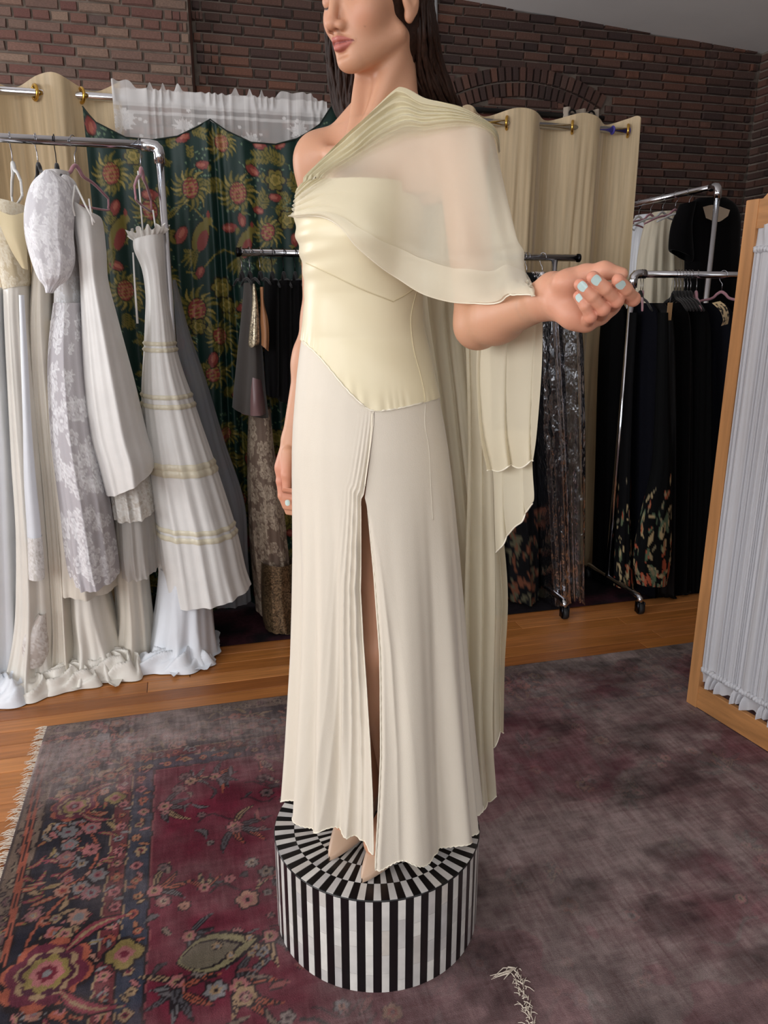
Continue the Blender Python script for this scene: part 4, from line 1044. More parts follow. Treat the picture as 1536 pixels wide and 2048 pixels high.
for i, (xa, xb, yb) in enumerate(((530, 556, 790), (552, 580, 800), (576, 602, 796), (598, 622, 790))):
    simple('velvet_trousers', ('black velvet trousers right next to the bronze satin blouse' if i == 0 else 'black velvet trousers hanging from the open-ended rail'), 'trousers', [(562, xa, xb, .9), (640, xa, xb, 1), (740, xa + 1, xb, 1), (yb, xa + 4, xb - 1, .9)], MY + .0, .13, M_velvet, 5, .12, i * .9, group='black velvet trousers on the open-ended rail')
    hanger(rx_at((xa + xb) / 2, MY, MZ), M_blackhanger, 'thin black hanger holding black velvet trousers', .1, .26, group='thin black hangers on the open-ended rail', bar=False, slope=.06, hookm=M_darkmetal)
gB, _ = simple('lace_skirt', 'long taupe beaded lace skirt below the charcoal dress', 'skirt', [(815, 498, 540, .7), (900, 495, 548, .8), (1000, 496, 564, .9), (1110, 502, 576, 1), (1222, 514, 590, 1)], MY + .03, .12, M_lace, 8, .12, .5, lace=((128, 108, 94), (196, 178, 156), 12, 260), n=150, nz=200)
simple('sequin_gown', 'brown sequined gown whose hem touches the floor boards', 'gown', [(1120, 520, 585, .8), (1215, 522, 594, 1), (1268, 532, 600, 1.1), (1300, 546, 606, 1.0)], MY - .04, .12, M_seqb, 6, .15, .9)
for px, lb in ((482, 'wire hook hanger at the very end of the open-ended rail'), (498, 'wire hook hanger above the charcoal dress'), (519, 'wire hook hanger above the bronze satin blouse')):
    hanger(rx_at(px, MY, MZ), M_blackhanger, lb, .2, .26, bar=False, slope=.05)
# bagged clothes on the right half of the same rail
M_bag = mat('clear_plastic', (120, 122, 128), rough=.10, alpha=.15, bump=1.0, bscale=22, bstretch=(1, 1, .5), spec=1.0)
M_flor = mat('dark_ditsy', attr='Col', rough=.8, spec=.08)
_N = M_bag.node_tree.nodes; _L = M_bag.node_tree.links
_gl = _N.new('ShaderNodeBsdfGlossy'); _gl.inputs['Roughness'].default_value = .16; _gl.inputs['Color'].default_value = (.9, .9, .95, 1)
_tp = _N.new('ShaderNodeBsdfTransparent'); _mx = _N.new('ShaderNodeMixShader'); _fr = _N.new('ShaderNodeFresnel'); _fr.inputs['IOR'].default_value = 1.7
_bp = [n for n in _N if n.type == 'BUMP'][0]; _bp.inputs['Distance'].default_value = .02; _L.new(_bp.outputs[0], _gl.inputs['Normal']); _L.new(_bp.outputs[0], _fr.inputs['Normal'])
_L.new(_fr.outputs[0], _mx.inputs[0]); _L.new(_tp.outputs[0], _mx.inputs[1]); _L.new(_gl.outputs[0], _mx.inputs[2]); _L.new(_mx.outputs[0], _N['Material Output'].inputs[0])
gC, _ = simple('bagged_gown', 'black gown in a clear plastic garment bag', 'gown', [(548, 1040, 1076, .6), (600, 1044, 1088, .8), (760, 1052, 1100, .9), (980, 1066, 1112, 1), (1160, 1076, 1112, 1)], MY - .02, .15, M_blk2, 7, .12, .4)
tube_px('plastic_bag', [(545, 1050, 1080, .6), (600, 1052, 1094, .9), (760, 1052, 1106, 1), (980, 1062, 1118, 1.05), (1190, 1074, 1122, 1.05)], MY - .04, .17, M_bag, gC, 9, .12, 1.1)
M_smoke = mat('olive_net', (66, 60, 50), rough=.7, alpha=.8)
gD, _ = simple('bagged_gown', 'olive brown gown in a clear plastic garment bag', 'gown', [(560, 1082, 1112, .5), (640, 1090, 1142, .8), (800, 1096, 1148, .9), (1000, 1106, 1152, .9), (1180, 1114, 1150, .9)], MY - .03, .12, M_smoke, 7, .12, .9)
tube_px('plastic_bag', [(560, 1084, 1116, .6), (640, 1090, 1148, .9), (800, 1096, 1154, 1), (1000, 1104, 1156, 1), (1192, 1112, 1154, 1)], MY - .04, .15, M_bag, gD, 9, .14, .2)
simple('floral_dress', 'black dress with tiny rust flowers behind the cream tail', 'dress', [(548, 1000, 1036, .6), (640, 990, 1050, .8), (850, 985, 1060, .9), (1050, 990, 1068, 1), (1205, 1000, 1066, 1)], MY + .02, .16, M_flor, 8, .12, .2, lace=((12, 12, 14), [(96, 58, 42), (78, 74, 58), (18, 18, 20)], 30, 300))
simple('dark_gown', 'plain black gown half hidden behind the cream chiffon tails', 'gown', [(548, 940, 990, .6), (650, 880, 985, .8), (900, 880, 990, .9), (1205, 890, 1000, 1)], MY + .02, .16, M_blk, 8, .12, .8)
for i, px in enumerate((1036, 1042, 1048, 1055)):
    hanger(rx_at(px, MY, MZ), M_blackhanger, 'black hanger bunched on the rail above the bagged gowns', .2, .38, group='black hangers above the bagged gowns', bar=False)
hanger(rx_at(1086, MY, MZ), M_greyhanger, 'grey padded hanger beside the T-shaped rail end', .35, .38, bar=False)
# black gowns on the rack beside the folding screen
def fx_at(px): return np.array([VY(px, 548, FY)[0], FY, FZ])
spec_ = [('black gown against the chrome post of the rack beside the screen', 1192, 1256, M_blk, 1165, 0), ('navy gown next to the end of the rack beside the folding screen', 1254, 1300, M_navy, 1190, 1), ('black sequined gown with a swing tag', 1270, 1330, M_blk2, 1225, 2), ('black velvet gown between the swing tag and the black hangers', 1306, 1362, M_velvet, 1232, 3), ('black gown between the velvet gown and the leopard collar', 1342, 1400, M_blk, 1236, 4), ('navy crepe gown with a leopard spotted collar', 1384, 1450, M_navy, 1236, 5), ('black gown half hidden by the folding screen', 1432, 1500, M_blk, 1236, 6)]
for lb, xa, xb, m_, yb, i in spec_:
    sh = 10
    GW, _ = simple('black_gown', lb, 'gown', [(606, xa + 24, xb - 14, .5), (640, xa + 16, xb - 4, .8), (760, xa + 8, xb, .9), (950, xa + 4, xb - 4, 1), (yb, xa - 2, xb - 8, 1.05)], (FY + .13 if i == 0 else FY - .01 + .02 * (i % 2)), (.10 if i == 0 else .17), m_, 8, .12, i * 1.3)
    if i == 5: GOWN5 = GW
g_ = garm('floral_skirt', 'dark skirt splashed with coral and sage flowers at the foot of the rack', 'skirt', 1240, 1170, FY)
tube_px('cloth', [(625, 1262, 1272, .5), (800, 1250, 1263, .6), (1000, 1238, 1258, .8), (1080, 1232, 1260, .9), (1172, 1229, 1266, 1)], FY - .05, .05, M_flor, g_, 6, .12, .6, lace=((14, 14, 16), [(160, 76, 54), (92, 104, 80), (176, 156, 118), (20, 24, 26), (120, 110, 92)], 33, 110), n=72, nz=90)
g_ = garm('floral_skirt', 'longer dark skirt with brushed green and orange flowers', 'skirt', 1300, 1160, FY)
tube_px('cloth', [(625, 1318, 1334, .5), (800, 1312, 1338, .6), (930, 1305, 1342, .8), (1040, 1280, 1340, .9), (1120, 1268, 1338, 1), (1168, 1276, 1330, 1)], FY - .19, .05, M_flor, g_, 6, .12, .6, lace=((14, 15, 16), [(166, 84, 60), (88, 106, 84), (170, 150, 112), (22, 26, 26), (134, 124, 98)], 35, 200), n=90, nz=110)
hanger(fx_at(1288), M_pinkhanger, 'pale pink hanger slanting out at the end of the rack beside the folding screen', -.55, .42, bar=False)
hanger(fx_at(1396), M_pinkhanger, 'blush pink hanger carrying the leopard collar', -.5, .42, bar=False)
hanger(fx_at(1447), M_pinkhanger, 'deep pink hanger against the wooden screen', .5, .40, bar=False)
for px in (1284, 1352, 1358, 1364, 1371, 1378, 1384):
    hanger(fx_at(px), M_blackhanger, 'black hanger in the tight row on the rack beside the folding screen', -.3, .40, group='black hangers on the rack beside the folding screen', bar=False)
tg = empty('swing_tag', VY(1338, 630, FY - .2), 'kraft paper swing tag hanging from the black gowns', 'tag')
a, b = VY(1338, 606, FY - .2), VY(1341, 640, FY - .2); MB().box(VY(1339, 623, FY - .2), (.028, .002, .075), .2, .0005).build('card', mat('kraft_card', (178, 142, 100), rough=.8), tg)
MB().tube([VY(1345, 560, FY - .1), VY(1342, 590, FY - .18), VY(1339, 608, FY - .2)], .001, 5).build('string', M_wire, tg)
S_ = patch(np.array([[V(1424, 606, 3.3), V(1440, 602, 3.3)], [V(1440, 622, 3.26), V(1452, 612, 3.28)], [V(1446, 640, 3.24), V(1458, 630, 3.27)], [V(1442, 652, 3.24), V(1456, 648, 3.27)]]), 24, 14)
uu_, vv2 = np.meshgrid(np.linspace(0, .12, 24), np.linspace(0, .05, 14), indexing='ij')
lcol = np.where((vnoise(np.stack([uu_, vv2], -1), 130, 5) > .62)[..., None], linv((30, 22, 16)), linv((206, 182, 140)))
grid_obj('leopard_collar', S_, mat('leopard_fur', attr='Col', rough=.9, sheen=.3), GOWN5, color=lcol)['label'] = 'leopard spotted fur collar'
# rack at the back: cream tulle gowns and a black velvet dress
def back_simple(name, label, cat, rows, Y, dep, m, **kw): return simple(name, label, cat, rows, Y, dep, m, **kw)
M_ctul = mat('cream_tulle', (236, 227, 204), rough=.8, var=.06, vscale=20, stretch=(3, 3, .3), transl=.2)
simple('tulle_gown', 'white tulle gown deepest on the rack by the brick wall', 'gown', [(430, 1275, 1310, .6), (480, 1262, 1320, .8), (600, 1250, 1330, 1), (800, 1240, 1335, 1)], 4.6, .14, M_w1, 14, .14, .2)
simple('tulle_gown', 'cream tulle gown beside the black velvet tee dress', 'gown', [(424, 1310, 1350, .6), (455, 1292, 1362, .8), (560, 1276, 1372, 1), (800, 1262, 1378, 1)], 4.25, .14, M_ctul, 16, .16, .7)
bd = garm('velvet_dress', 'black velvet short-sleeved dress with a lace neckline', 'dress', 1420, 800, 3.85)
tube_px('bodice', [(396, 1396, 1452, .4), (410, 1378, 1470, .6), (440, 1368, 1478, .9), (520, 1372, 1476, 1), (700, 1366, 1480, 1), (900, 1360, 1484, 1)], 3.85, .09, M_velvet, bd, 6, .05, .2)
tube_px('sleeve', [((408, 402), 1362, 1390, .7), ((450, 450), 1346, 1380, 1), ((494, 512), 1340, 1384, 1), ((500, 524), 1346, 1382, .8)], 3.82, .06, M_velvet, bd, 5, .04, .4, n=40, nz=40)
S_ = patch(np.array([[V(1406, 414, 4.32), V(1428, 410, 4.36), V(1460, 420, 4.34)], [V(1412, 436, 4.30), V(1436, 444, 4.30), V(1456, 432, 4.32)]]), 8, 8); grid_obj('neck_lining', S_, mat('pale_lining', (150, 132, 112), rough=.7), bd)
for i in range(9):
    yy = 3.85 + i * .12
    hanger((BX, yy, BZ), M_pinkhanger if i % 2 else M_greyhanger, 'hanger on the rack running back to the brick wall', .12, .42, group='hangers on the back rack', along='y', bar=False)

# trains lying in folds on the floor boards
def pool(parent, px, py, rx_, ry_, h, m, seed, rot=0.0):
    c = G(px, py); n, k = 120, 26; th = np.linspace(0, 2 * PI, n, endpoint=False); rr_ = np.linspace(0.02, 1, k)
    TH, R_ = np.meshgrid(th, rr_, indexing='ij')
    edge = 1 + .13 * np.sin(3 * TH + seed) + .10 * np.sin(5 * TH + 2 * seed) + .06 * np.sin(9 * TH + seed * 3)
    X = rx_ * R_ * edge * np.cos(TH); Y = ry_ * R_ * edge * np.sin(TH)
    sw = TH + 1.6 * R_ + seed
    Z = h * (1 - R_ ** 1.6) + h * .55 * (1 - np.abs(np.sin(sw * 3.5 + 1.3 * np.sin(R_ * 5 + seed)))) * (.35 + R_) * (1 - R_ ** 6) + h * .35 * np.abs(np.sin(sw * 6 + 2 * R_)) * R_ * (1 - R_ ** 5)
    Z = np.maximum(Z, 0) + .006 + .012 * (R_ > .98) * 0
    c_, s_ = math.cos(rot), math.sin(rot)
    P = np.stack([c[0] + X * c_ - Y * s_, c[1] + X * s_ + Y * c_, Z], -1)
    return grid_obj('train', P, m, parent, cu=True)
pool(g1, 10, 1392, .17, .11, .075, M_w1, .3, .1)
pool(g2, 75, 1382, .13, .09, .06, M_w2, 1.4, .1)
pool(g3, 140, 1370, .12, .08, .07, M_w2, 2.6, .05)
pool(g4, 225, 1350, .14, .09, .08, M_w2, 3.3, 0)
pool(g6, 350, 1332, .17, .09, .07, M_w1, 4.4, .05)

# ================================================================== PERSON ON THE PODIUM
# everything here is laid out in the heading frame (a right, D ahead, z up) and turned into the room at the end
POD_T = PZ + PH
def toW(P):
    P = np.asarray(P, float); out = np.empty_like(P)
    out[..., 0] = P[..., 0] * cy_ + P[..., 1] * sy_; out[..., 1] = -P[..., 0] * sy_ + P[..., 1] * cy_; out[..., 2] = P[..., 2]
    return out
class Prims:
    def __init__(s): s.L = []
    def cap(s, a, b, r0, r1, k=.02, op='u'):
        a = np.array(a, float); b = np.array(b, float)
        def f(p):
            ab = b - a; t = np.clip(((p - a) @ ab) / (ab @ ab), 0, 1)
            return np.linalg.norm(p - a - t[..., None] * ab, axis=-1) - (r0 + (r1 - r0) * t)
        s.L.append((np.minimum(a, b) - max(r0, r1), np.maximum(a, b) + max(r0, r1), f, k, op))
    def ell(s, c, r, R=np.eye(3), k=.02, op='u'):
        c = np.array(c, float); r = np.array(r, float)
        def f(p):
            q = (p - c) @ R; k0 = np.linalg.norm(q / r, axis=-1); k1 = np.linalg.norm(q / (r * r), axis=-1) + 1e-9
            return k0 * (k0 - 1) / k1
        m = r.max(); s.L.append((c - m, c + m, f, k, op))
    def field(s, lo, hi, h):
        n = np.ceil((hi - lo) / h).astype(int) + 1
        ax = [lo[i] + h * np.arange(n[i]) for i in range(3)]
        F = np.full(n, .08)
        for (b0, b1, f, k, op) in s.L:
            mg = k + 3 * h + .012
            i0 = np.maximum(np.floor((b0 - mg - lo) / h).astype(int), 0); i1 = np.minimum(np.ceil((b1 + mg - lo) / h).astype(int) + 1, n)
            if (i1 <= i0).any(): continue
            sl = tuple(slice(i0[i], i1[i]) for i in range(3))
            g = np.stack(np.meshgrid(*[ax[i][sl[i]] for i in range(3)], indexing='ij'), -1); d = f(g); o = F[sl]
            if op == 'u':
                hh = np.clip(.5 + .5 * (o - d) / k, 0, 1); F[sl] = o + (d - o) * hh - k * hh * (1 - hh)
            else:
                hh = np.clip(.5 - .5 * (o + d) / k, 0, 1); F[sl] = o + (-d - o) * hh + k * hh * (1 - hh)
        return F, ax
def surface_nets(F, ax, h):
    S = F < 0; nx, ny, nz = F.shape
    c = [F[i:nx - 1 + i, j:ny - 1 + j, k:nz - 1 + k] for i in (0, 1) for j in (0, 1) for k in (0, 1)]
    sg = sum((q < 0).astype(np.int8) for q in c); act = (sg > 0) & (sg < 8)
    ids = -np.ones(act.shape, np.int64); cells = np.argwhere(act); ids[act] = np.arange(len(cells))
    cv_ = np.stack([q[act] for q in c], 1)
    offs = np.array([(i, j, k) for i in (0, 1) for j in (0, 1) for k in (0, 1)], float)
    acc = np.zeros((len(cells), 3)); cnt = np.zeros(len(cells))
    for p in range(8):
        for q in range(p + 1, 8):
            if np.abs(offs[p] - offs[q]).sum() != 1: continue
            a, b = cv_[:, p], cv_[:, q]; m = (a < 0) != (b < 0); t = np.where(m, a / np.where(m, a - b, 1), 0)
            acc += np.where(m[:, None], offs[p] + (offs[q] - offs[p]) * t[:, None], 0); cnt += m
    vtx = np.array([ax[0][0], ax[1][0], ax[2][0]]) + (cells + acc / cnt[:, None]) * h
    quads = []
    for d in range(3):
        e1, e2 = [(1, 2), (2, 0), (0, 1)][d]
        sl0 = [slice(1, -1)] * 3; sl1 = [slice(1, -1)] * 3; sl0[d] = slice(0, F.shape[d] - 1); sl1[d] = slice(1, F.shape[d])
        A, B = S[tuple(sl0)], S[tuple(sl1)]; df = np.argwhere(A != B)
        off = np.array([1, 1, 1]); off[d] = 0; base = df + off; fl = A[tuple(df.T)]
        def at(o1, o2):
            q = base.copy(); q[:, e1] -= o1; q[:, e2] -= o2; return ids[tuple(q.T)]
        qd = np.stack([at(1, 1), at(0, 1), at(0, 0), at(1, 0)], 1); qd[~fl] = qd[~fl][:, ::-1]; quads.append(qd)
    qd = np.concatenate(quads); return vtx, qd[(qd >= 0).all(1)]

# ---- skeleton
PSI = math.radians(34); fv = np.array([-math.sin(PSI), -math.cos(PSI), 0]); lv_ = np.array([math.cos(PSI), -math.sin(PSI), 0])
RB = np.stack([lv_, fv, [0, 0, 1]], 1)
c0 = np.array([-.022, 1.478, 0])
def BF(l, f, z): return c0 + lv_ * l + fv * f + np.array([0, 0, z])
SHL, SHR = np.array([.128, 1.390, 1.680]), np.array([-.122, 1.548, 1.680])
NB, NT = np.array([.018, 1.490, 1.70]), np.array([.012, 1.482, 1.86])
ELL, WRL = VH(956, 650, 1.300), VH(1090, 600, 1.085)
ELR, WRR = VH(640, 640, 1.63), VH(588, 878, 1.60)
Bd = Prims()
Bd.ell(BF(0, -.005, 1.52), (.128, .088, .17), RB, .03)
Bd.ell(BF(.0, 0, 1.36), (.102, .078, .13), RB, .04)
Bd.ell(BF(0, -.01, 1.17), (.135, .10, .14), RB, .04)
for s_ in (-1, 1):
    Bd.ell(BF(s_ * .066, .066, 1.545), (.05, .045, .052), RB, .03)
    Bd.cap(BF(s_ * .02, -.03, 1.76), (SHL if s_ > 0 else SHR) + np.array([0, .01, -.002]), .036, .030, .035)
    Bd.cap(BF(s_ * .018, .058, 1.672), (SHL if s_ > 0 else SHR) + fv * .022 + np.array([0, 0, .018]), .009, .008, .016)
Bd.ell((SHL + SHR) / 2 + np.array([0, 0, -.05]), (.125, .072, .085), RB, .04)
Bd.cap(NB, NT, .049, .041, .016)
for s_ in (-1, 1): Bd.cap(BF(s_ * .012, .05, 1.685), np.array([.0, 1.466, 1.86]) + lv_ * s_ * .038, .009, .011, .03)
# arms
for sh, el, wr, sg in ((SHL, ELL, WRL, 1), (SHR, ELR, WRR, -1)):
    Bd.ell(sh, (.044, .044, .050), np.eye(3), .03)
    Bd.cap(sh, el, .040, .035, .03)
    Bd.cap(el, el + (wr - el) * .35, .034, .0355, .03); Bd.cap(el + (wr - el) * .3, wr, .0355, .0255, .03)
# legs
for hp, kn, an in ((np.array([.03, 1.45, 1.08]), np.array([-.008, 1.415, .74]), np.array([.035, 1.430, .36])), (np.array([-.085, 1.52, 1.08]), np.array([-.085, 1.47, .74]), np.array([-.035, 1.505, .355]))):
    Bd.cap(hp, kn, .075, .052, .03); Bd.cap(kn, kn + (an - kn) * .35, .050, .052, .02); Bd.cap(kn + (an - kn) * .3, an, .05, .032, .02)
    Bd.cap(an, an + np.array([-.05, -.06, -.06]), .032, .03, .02)
# ---- head
TAU = math.radians(11); PH_ = math.radians(46)
fh = np.array([-math.sin(PH_), -math.cos(PH_), 0]); lh = np.array([math.cos(PH_), -math.sin(PH_), 0]); zh = np.array([0, 0, 1.0])
F_ = fh * math.cos(TAU) - zh * math.sin(TAU); U_ = zh * math.cos(TAU) + fh * math.sin(TAU)
RH = np.stack([F_, lh, U_], 1); HC = np.array([-.014, 1.455, 1.902])
def hp_(x, y, z): return HC + RH @ np.array([x, y, z])
Hd_ = Bd
Hd_.ell(hp_(-.008, 0, .045), (.096, .073, .082), RH, .02)
Hd_.ell(hp_(.036, 0, -.010), (.051, .055, .078), RH, .02)
Hd_.ell(hp_(.062, 0, -.046), (.030, .034, .036), RH, .02)
for s_ in (-1, 1):
    Hd_.cap(hp_(.006, s_ * .051, -.046), hp_(.068, s_ * .012, -.075), .012, .012, .024)
    Hd_.ell(hp_(.058, s_ * .040, -.012), (.020, .018, .020), RH, .025)
    Hd_.cap(hp_(.082, s_ * .012, .040), hp_(.066, s_ * .046, .038), .008, .008, .02)
    Hd_.ell(hp_(.095, s_ * .031, .016), (.018, .017, .012), RH, .014, 's')
    Hd_.ell(hp_(.0715, s_ * .031, .016), (.0135, .0155, .0130), RH, .004)
Hd_.ell(hp_(.080, 0, -.078), (.014, .016, .012), RH, .016)
Hd_.cap(hp_(.086, 0, .028), hp_(.106, 0, -.021), .006, .0075, .012)
Hd_.ell(hp_(.106, 0, -.024), (.0095, .0095, .0085), RH, .008)
for s_ in (-1, 1):
    Hd_.ell(hp_(.096, s_ * .0125, -.028), (.0105, .0065, .0075), RH, .006)
    Hd_.ell(hp_(.101, s_ * .0072, -.0345), (.0052, .0034, .0035), RH, .002, 's')
Hd_.cap(hp_(.093, 0, -.036), hp_(.0950, 0, -.040), .006, .005, .008)
# lips
for s_ in (-1, 1):
    Hd_.cap(hp_(.0985, s_ * .005, -.0450), hp_(.084, s_ * .0245, -.0505), .0056, .0022, .004)
    Hd_.cap(hp_(.0965, s_ * .004, -.0570), hp_(.084, s_ * .0220, -.0520), .0062, .0022, .004)
    Hd_.cap(hp_(.1045, s_ * .0, -.0508), hp_(.086, s_ * .0265, -.0515), .0018, .0013, .002, 's')
Hd_.ell(hp_(.094, 0, -.0675), (.006, .014, .0035), RH, .007, 's')
for s_ in (-1, 1):                       # ears
    Hd_.ell(hp_(-.008, s_ * .074, .002), (.019, .008, .031), RH, .006)
    Hd_.ell(hp_(-.002, s_ * .072, -.027), (.009, .006, .010), RH, .006)
    Hd_.ell(hp_(-.005, s_ * .083, .006), (.011, .006, .018), RH, .004, 's')
# ---- her left hand: palm up towards the photographer, fingers curled
Hn = Bd
q = lambda x, y, D: VH(x, y, D)
mcp = [q(1238, 585, 1.045), q(1222, 612, 1.045), q(1200, 632, 1.04), q(1174, 645, 1.032)]
pip = [q(1266, 598, .998), q(1233, 601, .988), q(1206, 618, .988), q(1181, 634, .992)]
tip = [q(1236, 560, .972), q(1186, 555, .975), q(1160, 569, .982), q(1157, 592, .99)]
wrist2 = WRL + (q(1130, 585, 1.055) - WRL) * .55
Hn.cap(WRL, wrist2, .0265, .027, .012)
for i, m_ in enumerate(mcp):             # palm
    Hn.cap(wrist2 + (i - 1.5) * np.array([.004, 0, -.008]), m_, .0185, .0125, .014)
Hn.ell(q(1128, 606, 1.045), (.026, .02, .024), np.eye(3), .014); Hn.ell(q(1150, 630, 1.03), (.022, .016, .02), np.eye(3), .014)
Hn.ell(q(1140, 565, 1.03), (.024, .018, .018), np.eye(3), .014)
FR = [(.0098, .0090, .0078), (.0098, .0092, .0080), (.0094, .0088, .0077), (.0084, .0076, .0068)]
for m_, p_, t_, (ra, rb, rc) in zip(mcp, pip, tip, FR):
    Hn.cap(m_, p_, ra, rb, .0022); dip = p_ + (t_ - p_) * .52 + np.array([0, -.0035, 0])
    Hn.ell(p_, (rb + .0006,) * 3, np.eye(3), .002); Hn.cap(p_, dip, rb - .0006, (rb + rc) / 2 - .0004, .0018); Hn.cap(dip, t_, (rb + rc) / 2, rc, .0016)
th = [q(1128, 568, 1.045), q(1170, 549, 1.025), q(1208, 541, 1.01), q(1243, 548, 1.005)]
for (a, b), (ra, rb) in zip(zip(th[:-1], th[1:]), ((.017, .0125), (.0118, .0108), (.0105, .0082))): Hn.cap(a, b, ra, rb, .007)
# ---- her right hand hanging by the far hip
rp = q(573, 935, 1.585)
Bd.cap(WRR, rp, .024, .026, .012)
for i, (x, y, D) in enumerate(((562, 962, 1.575), (567, 968, 1.585), (575, 968, 1.598), (583, 965, 1.61))):
    k1 = q(x, y, D); k2 = q(x + 2, y + 30, D - .004); k3 = q(x + 9, y + 56 - 4 * abs(i - 1), D - .006)
    Bd.cap(rp, k1, .016, .011, .01); Bd.cap(k1, k2, .0098, .0088, .004); Bd.cap(k2, k3, .0086, .0066, .004)
tq = [q(577, 905, 1.57), q(573, 950, 1.555), q(574, 985, 1.552), q(575, 1005, 1.552)]
for (a, b), r_ in zip(zip(tq[:-1], tq[1:]), ((.014, .011), (.0105, .0095), (.0093, .0075))): Bd.cap(a, b, *r_, .006)

boxes = [(np.array([-.16, 1.30, 1.735]), np.array([.13, 1.60, 2.03]), .0017), (q(1105, 600, 1.0) - np.array([.035, .06, .075]), q(1105, 600, 1.0) + np.array([.135, .11, .075]), .0013),
         (np.array([-.30, 1.52, .94]), np.array([-.165, 1.66, 1.17]), .0022)]
VV, QQ, nv0 = [], [], 0
F, ax = Bd.field(np.array([-.36, .98, .24]), np.array([.42, 1.74, 2.03]), .0046)
cvx, cqd = surface_nets(F, ax, .0046)
qc = cvx[cqd].mean(1); keep = np.ones(len(cqd), bool)
for lo, hi, h in boxes: keep &= ~((qc > lo + .004) & (qc < hi - .004)).all(1)
VV.append(cvx); QQ.append(cqd[keep]); nv0 = len(cvx)
for lo, hi, h in boxes:
    F, ax = Bd.field(lo, hi, h); v_, q_ = surface_nets(F, ax, h); VV.append(v_); QQ.append(q_ + nv0); nv0 += len(v_)
bodyV = np.concatenate(VV); bodyQ = np.concatenate(QQ)
used = np.zeros(len(bodyV), bool); used[bodyQ.ravel()] = True; remap = np.cumsum(used) - 1; bodyV = bodyV[used]; bodyQ = remap[bodyQ]
OUT = [(372, 597, 858), (400, 595, 858), (430, 592, 857), (480, 597, 853), (520, 606, 849), (560, 611, 845), (600, 612, 843), (650, 607, 846), (700, 600, 857), (750, 594, 868), (800, 590, 879), (850, 586, 889), (900, 584, 897), (950, 584, 903), (1000, 585, 908), (1100, 587, 916), (1200, 587, 923), (1300, 586, 929), (1400, 582, 936), (1500, 578, 943), (1590, 573, 950), (1660, 566, 957)]
oz, oc, oa = [], [], []
for y, xl, xr in OUT:
    L_, R_ = VH(xl, y, 1.482), VH(xr, y, 1.482); oz.append(L_[2]); oc.append((L_[0] + R_[0]) / 2); oa.append((R_[0] - L_[0]) / 2)
oz, oc, oa = np.array(oz)[::-1], np.array(oc)[::-1], np.array(oa)[::-1]
def shp(z):
    z = np.asarray(z, float); A = np.interp(z, oz, oa); C = np.interp(z, oz, oc)
    B = np.interp(z, [.28, .5, .8, 1.05, 1.15, 1.25, 1.36, 1.44, 1.53, 1.62], [.205, .185, .158, .140, .134, .122, .098, .104, .126, .114])
    Dc = np.interp(z, [.28, .8, 1.2, 1.4, 1.6], [1.492, 1.488, 1.484, 1.48, 1.476]); return C, A, B, Dc
def bust(th, z):
    b = 0
    for tb in (-150, -82): b = b + .024 * np.exp(-(((th - math.radians(tb) + PI) % (2 * PI) - PI) / .55) ** 2 - ((z - 1.535) / .06) ** 2)
    return b
def surf(th, z, extra=0.0):
    C, A, B, Dc = shp(z); b = bust(th, z)
    sn = np.sin(th); wgt = np.where(sn < 0, np.abs(sn), 0)
    return np.stack([C + (A + extra) * np.cos(th), Dc + (B + extra + b * wgt) * sn, z], -1)
def on_dress(tab):                        # photo points on the front of the gown -> (angle, height)
    zs, ths = [], []
    for y, x in tab:
        D = 1.36
        for _ in range(8):
            h = VH(x, y, D); C, A, B, Dc = shp(h[2]); cs = np.clip((h[0] - C) / A, -.995, .995); D = Dc - B * math.sqrt(1 - cs * cs)
        h = VH(x, y, D); C, A, B, Dc = shp(h[2]); zs.append(float(h[2])); ths.append(-math.acos(np.clip((h[0] - C) / A, -.995, .995)))
    return zs, ths
_z, _t = on_dress([(680, 604), (697, 622), (715, 640), (745, 665), (775, 690), (805, 720), (821, 745), (820, 775), (815, 805), (808, 835), (800, 862)])
_d = [math.degrees(t) % 360 for t in _t]
ZB_D = [0, 45, 90, 135, 175] + _d + [360]; ZB_Z = [_z[-1], 1.25, 1.27, 1.32, _z[0]] + _z + [_z[-1]]
_o = np.argsort(ZB_D); ZB_D = np.array(ZB_D)[_o]; ZB_Z = np.array(ZB_Z)[_o]
def zb_of(th):                            # lower edge of the yoke
    d = np.degrees((th + 2 * PI) % (2 * PI)); return np.interp(d, ZB_D, ZB_Z)
def zt_of(th):
    d = np.degrees((th + 2 * PI) % (2 * PI)); return np.interp(d, [0, 90, 150, 180, 230, 270, 300, 330, 360], [1.578, 1.555, 1.60, 1.616, 1.625, 1.624, 1.622, 1.603, 1.578])

def segd(P, a, b):
    ab = b - a; t = np.clip(((P - a) @ ab) / (ab @ ab), 0, 1); return np.linalg.norm(P - a - t[:, None] * ab, axis=1)
def tuck_in(P):                           # the body stays inside the gown
    C, A, B, Dc = shp(P[:, 2]); x = (P[:, 0] - C) / (A - .006); y = (P[:, 1] - Dc) / (B - .006); rho = np.hypot(x, y)
    arm = np.minimum.reduce([segd(P, SHL, ELL), segd(P, ELL, WRL), segd(P, SHR, ELR), segd(P, ELR, WRR), segd(P, WRR, rp)])
    m = (P[:, 2] > .36) & (P[:, 2] < 1.60) & (rho > .95) & (rho < 1.35) & (P[:, 1] > 1.27) & ~((arm < .056) & (rho > 1.0)) & (arm > .030)
    k = np.where(m, .95 / np.maximum(rho, 1e-6), 1.0); Q = P.copy(); Q[:, 0] = C + (P[:, 0] - C) * k; Q[:, 1] = Dc + (P[:, 1] - Dc) * k; return Q
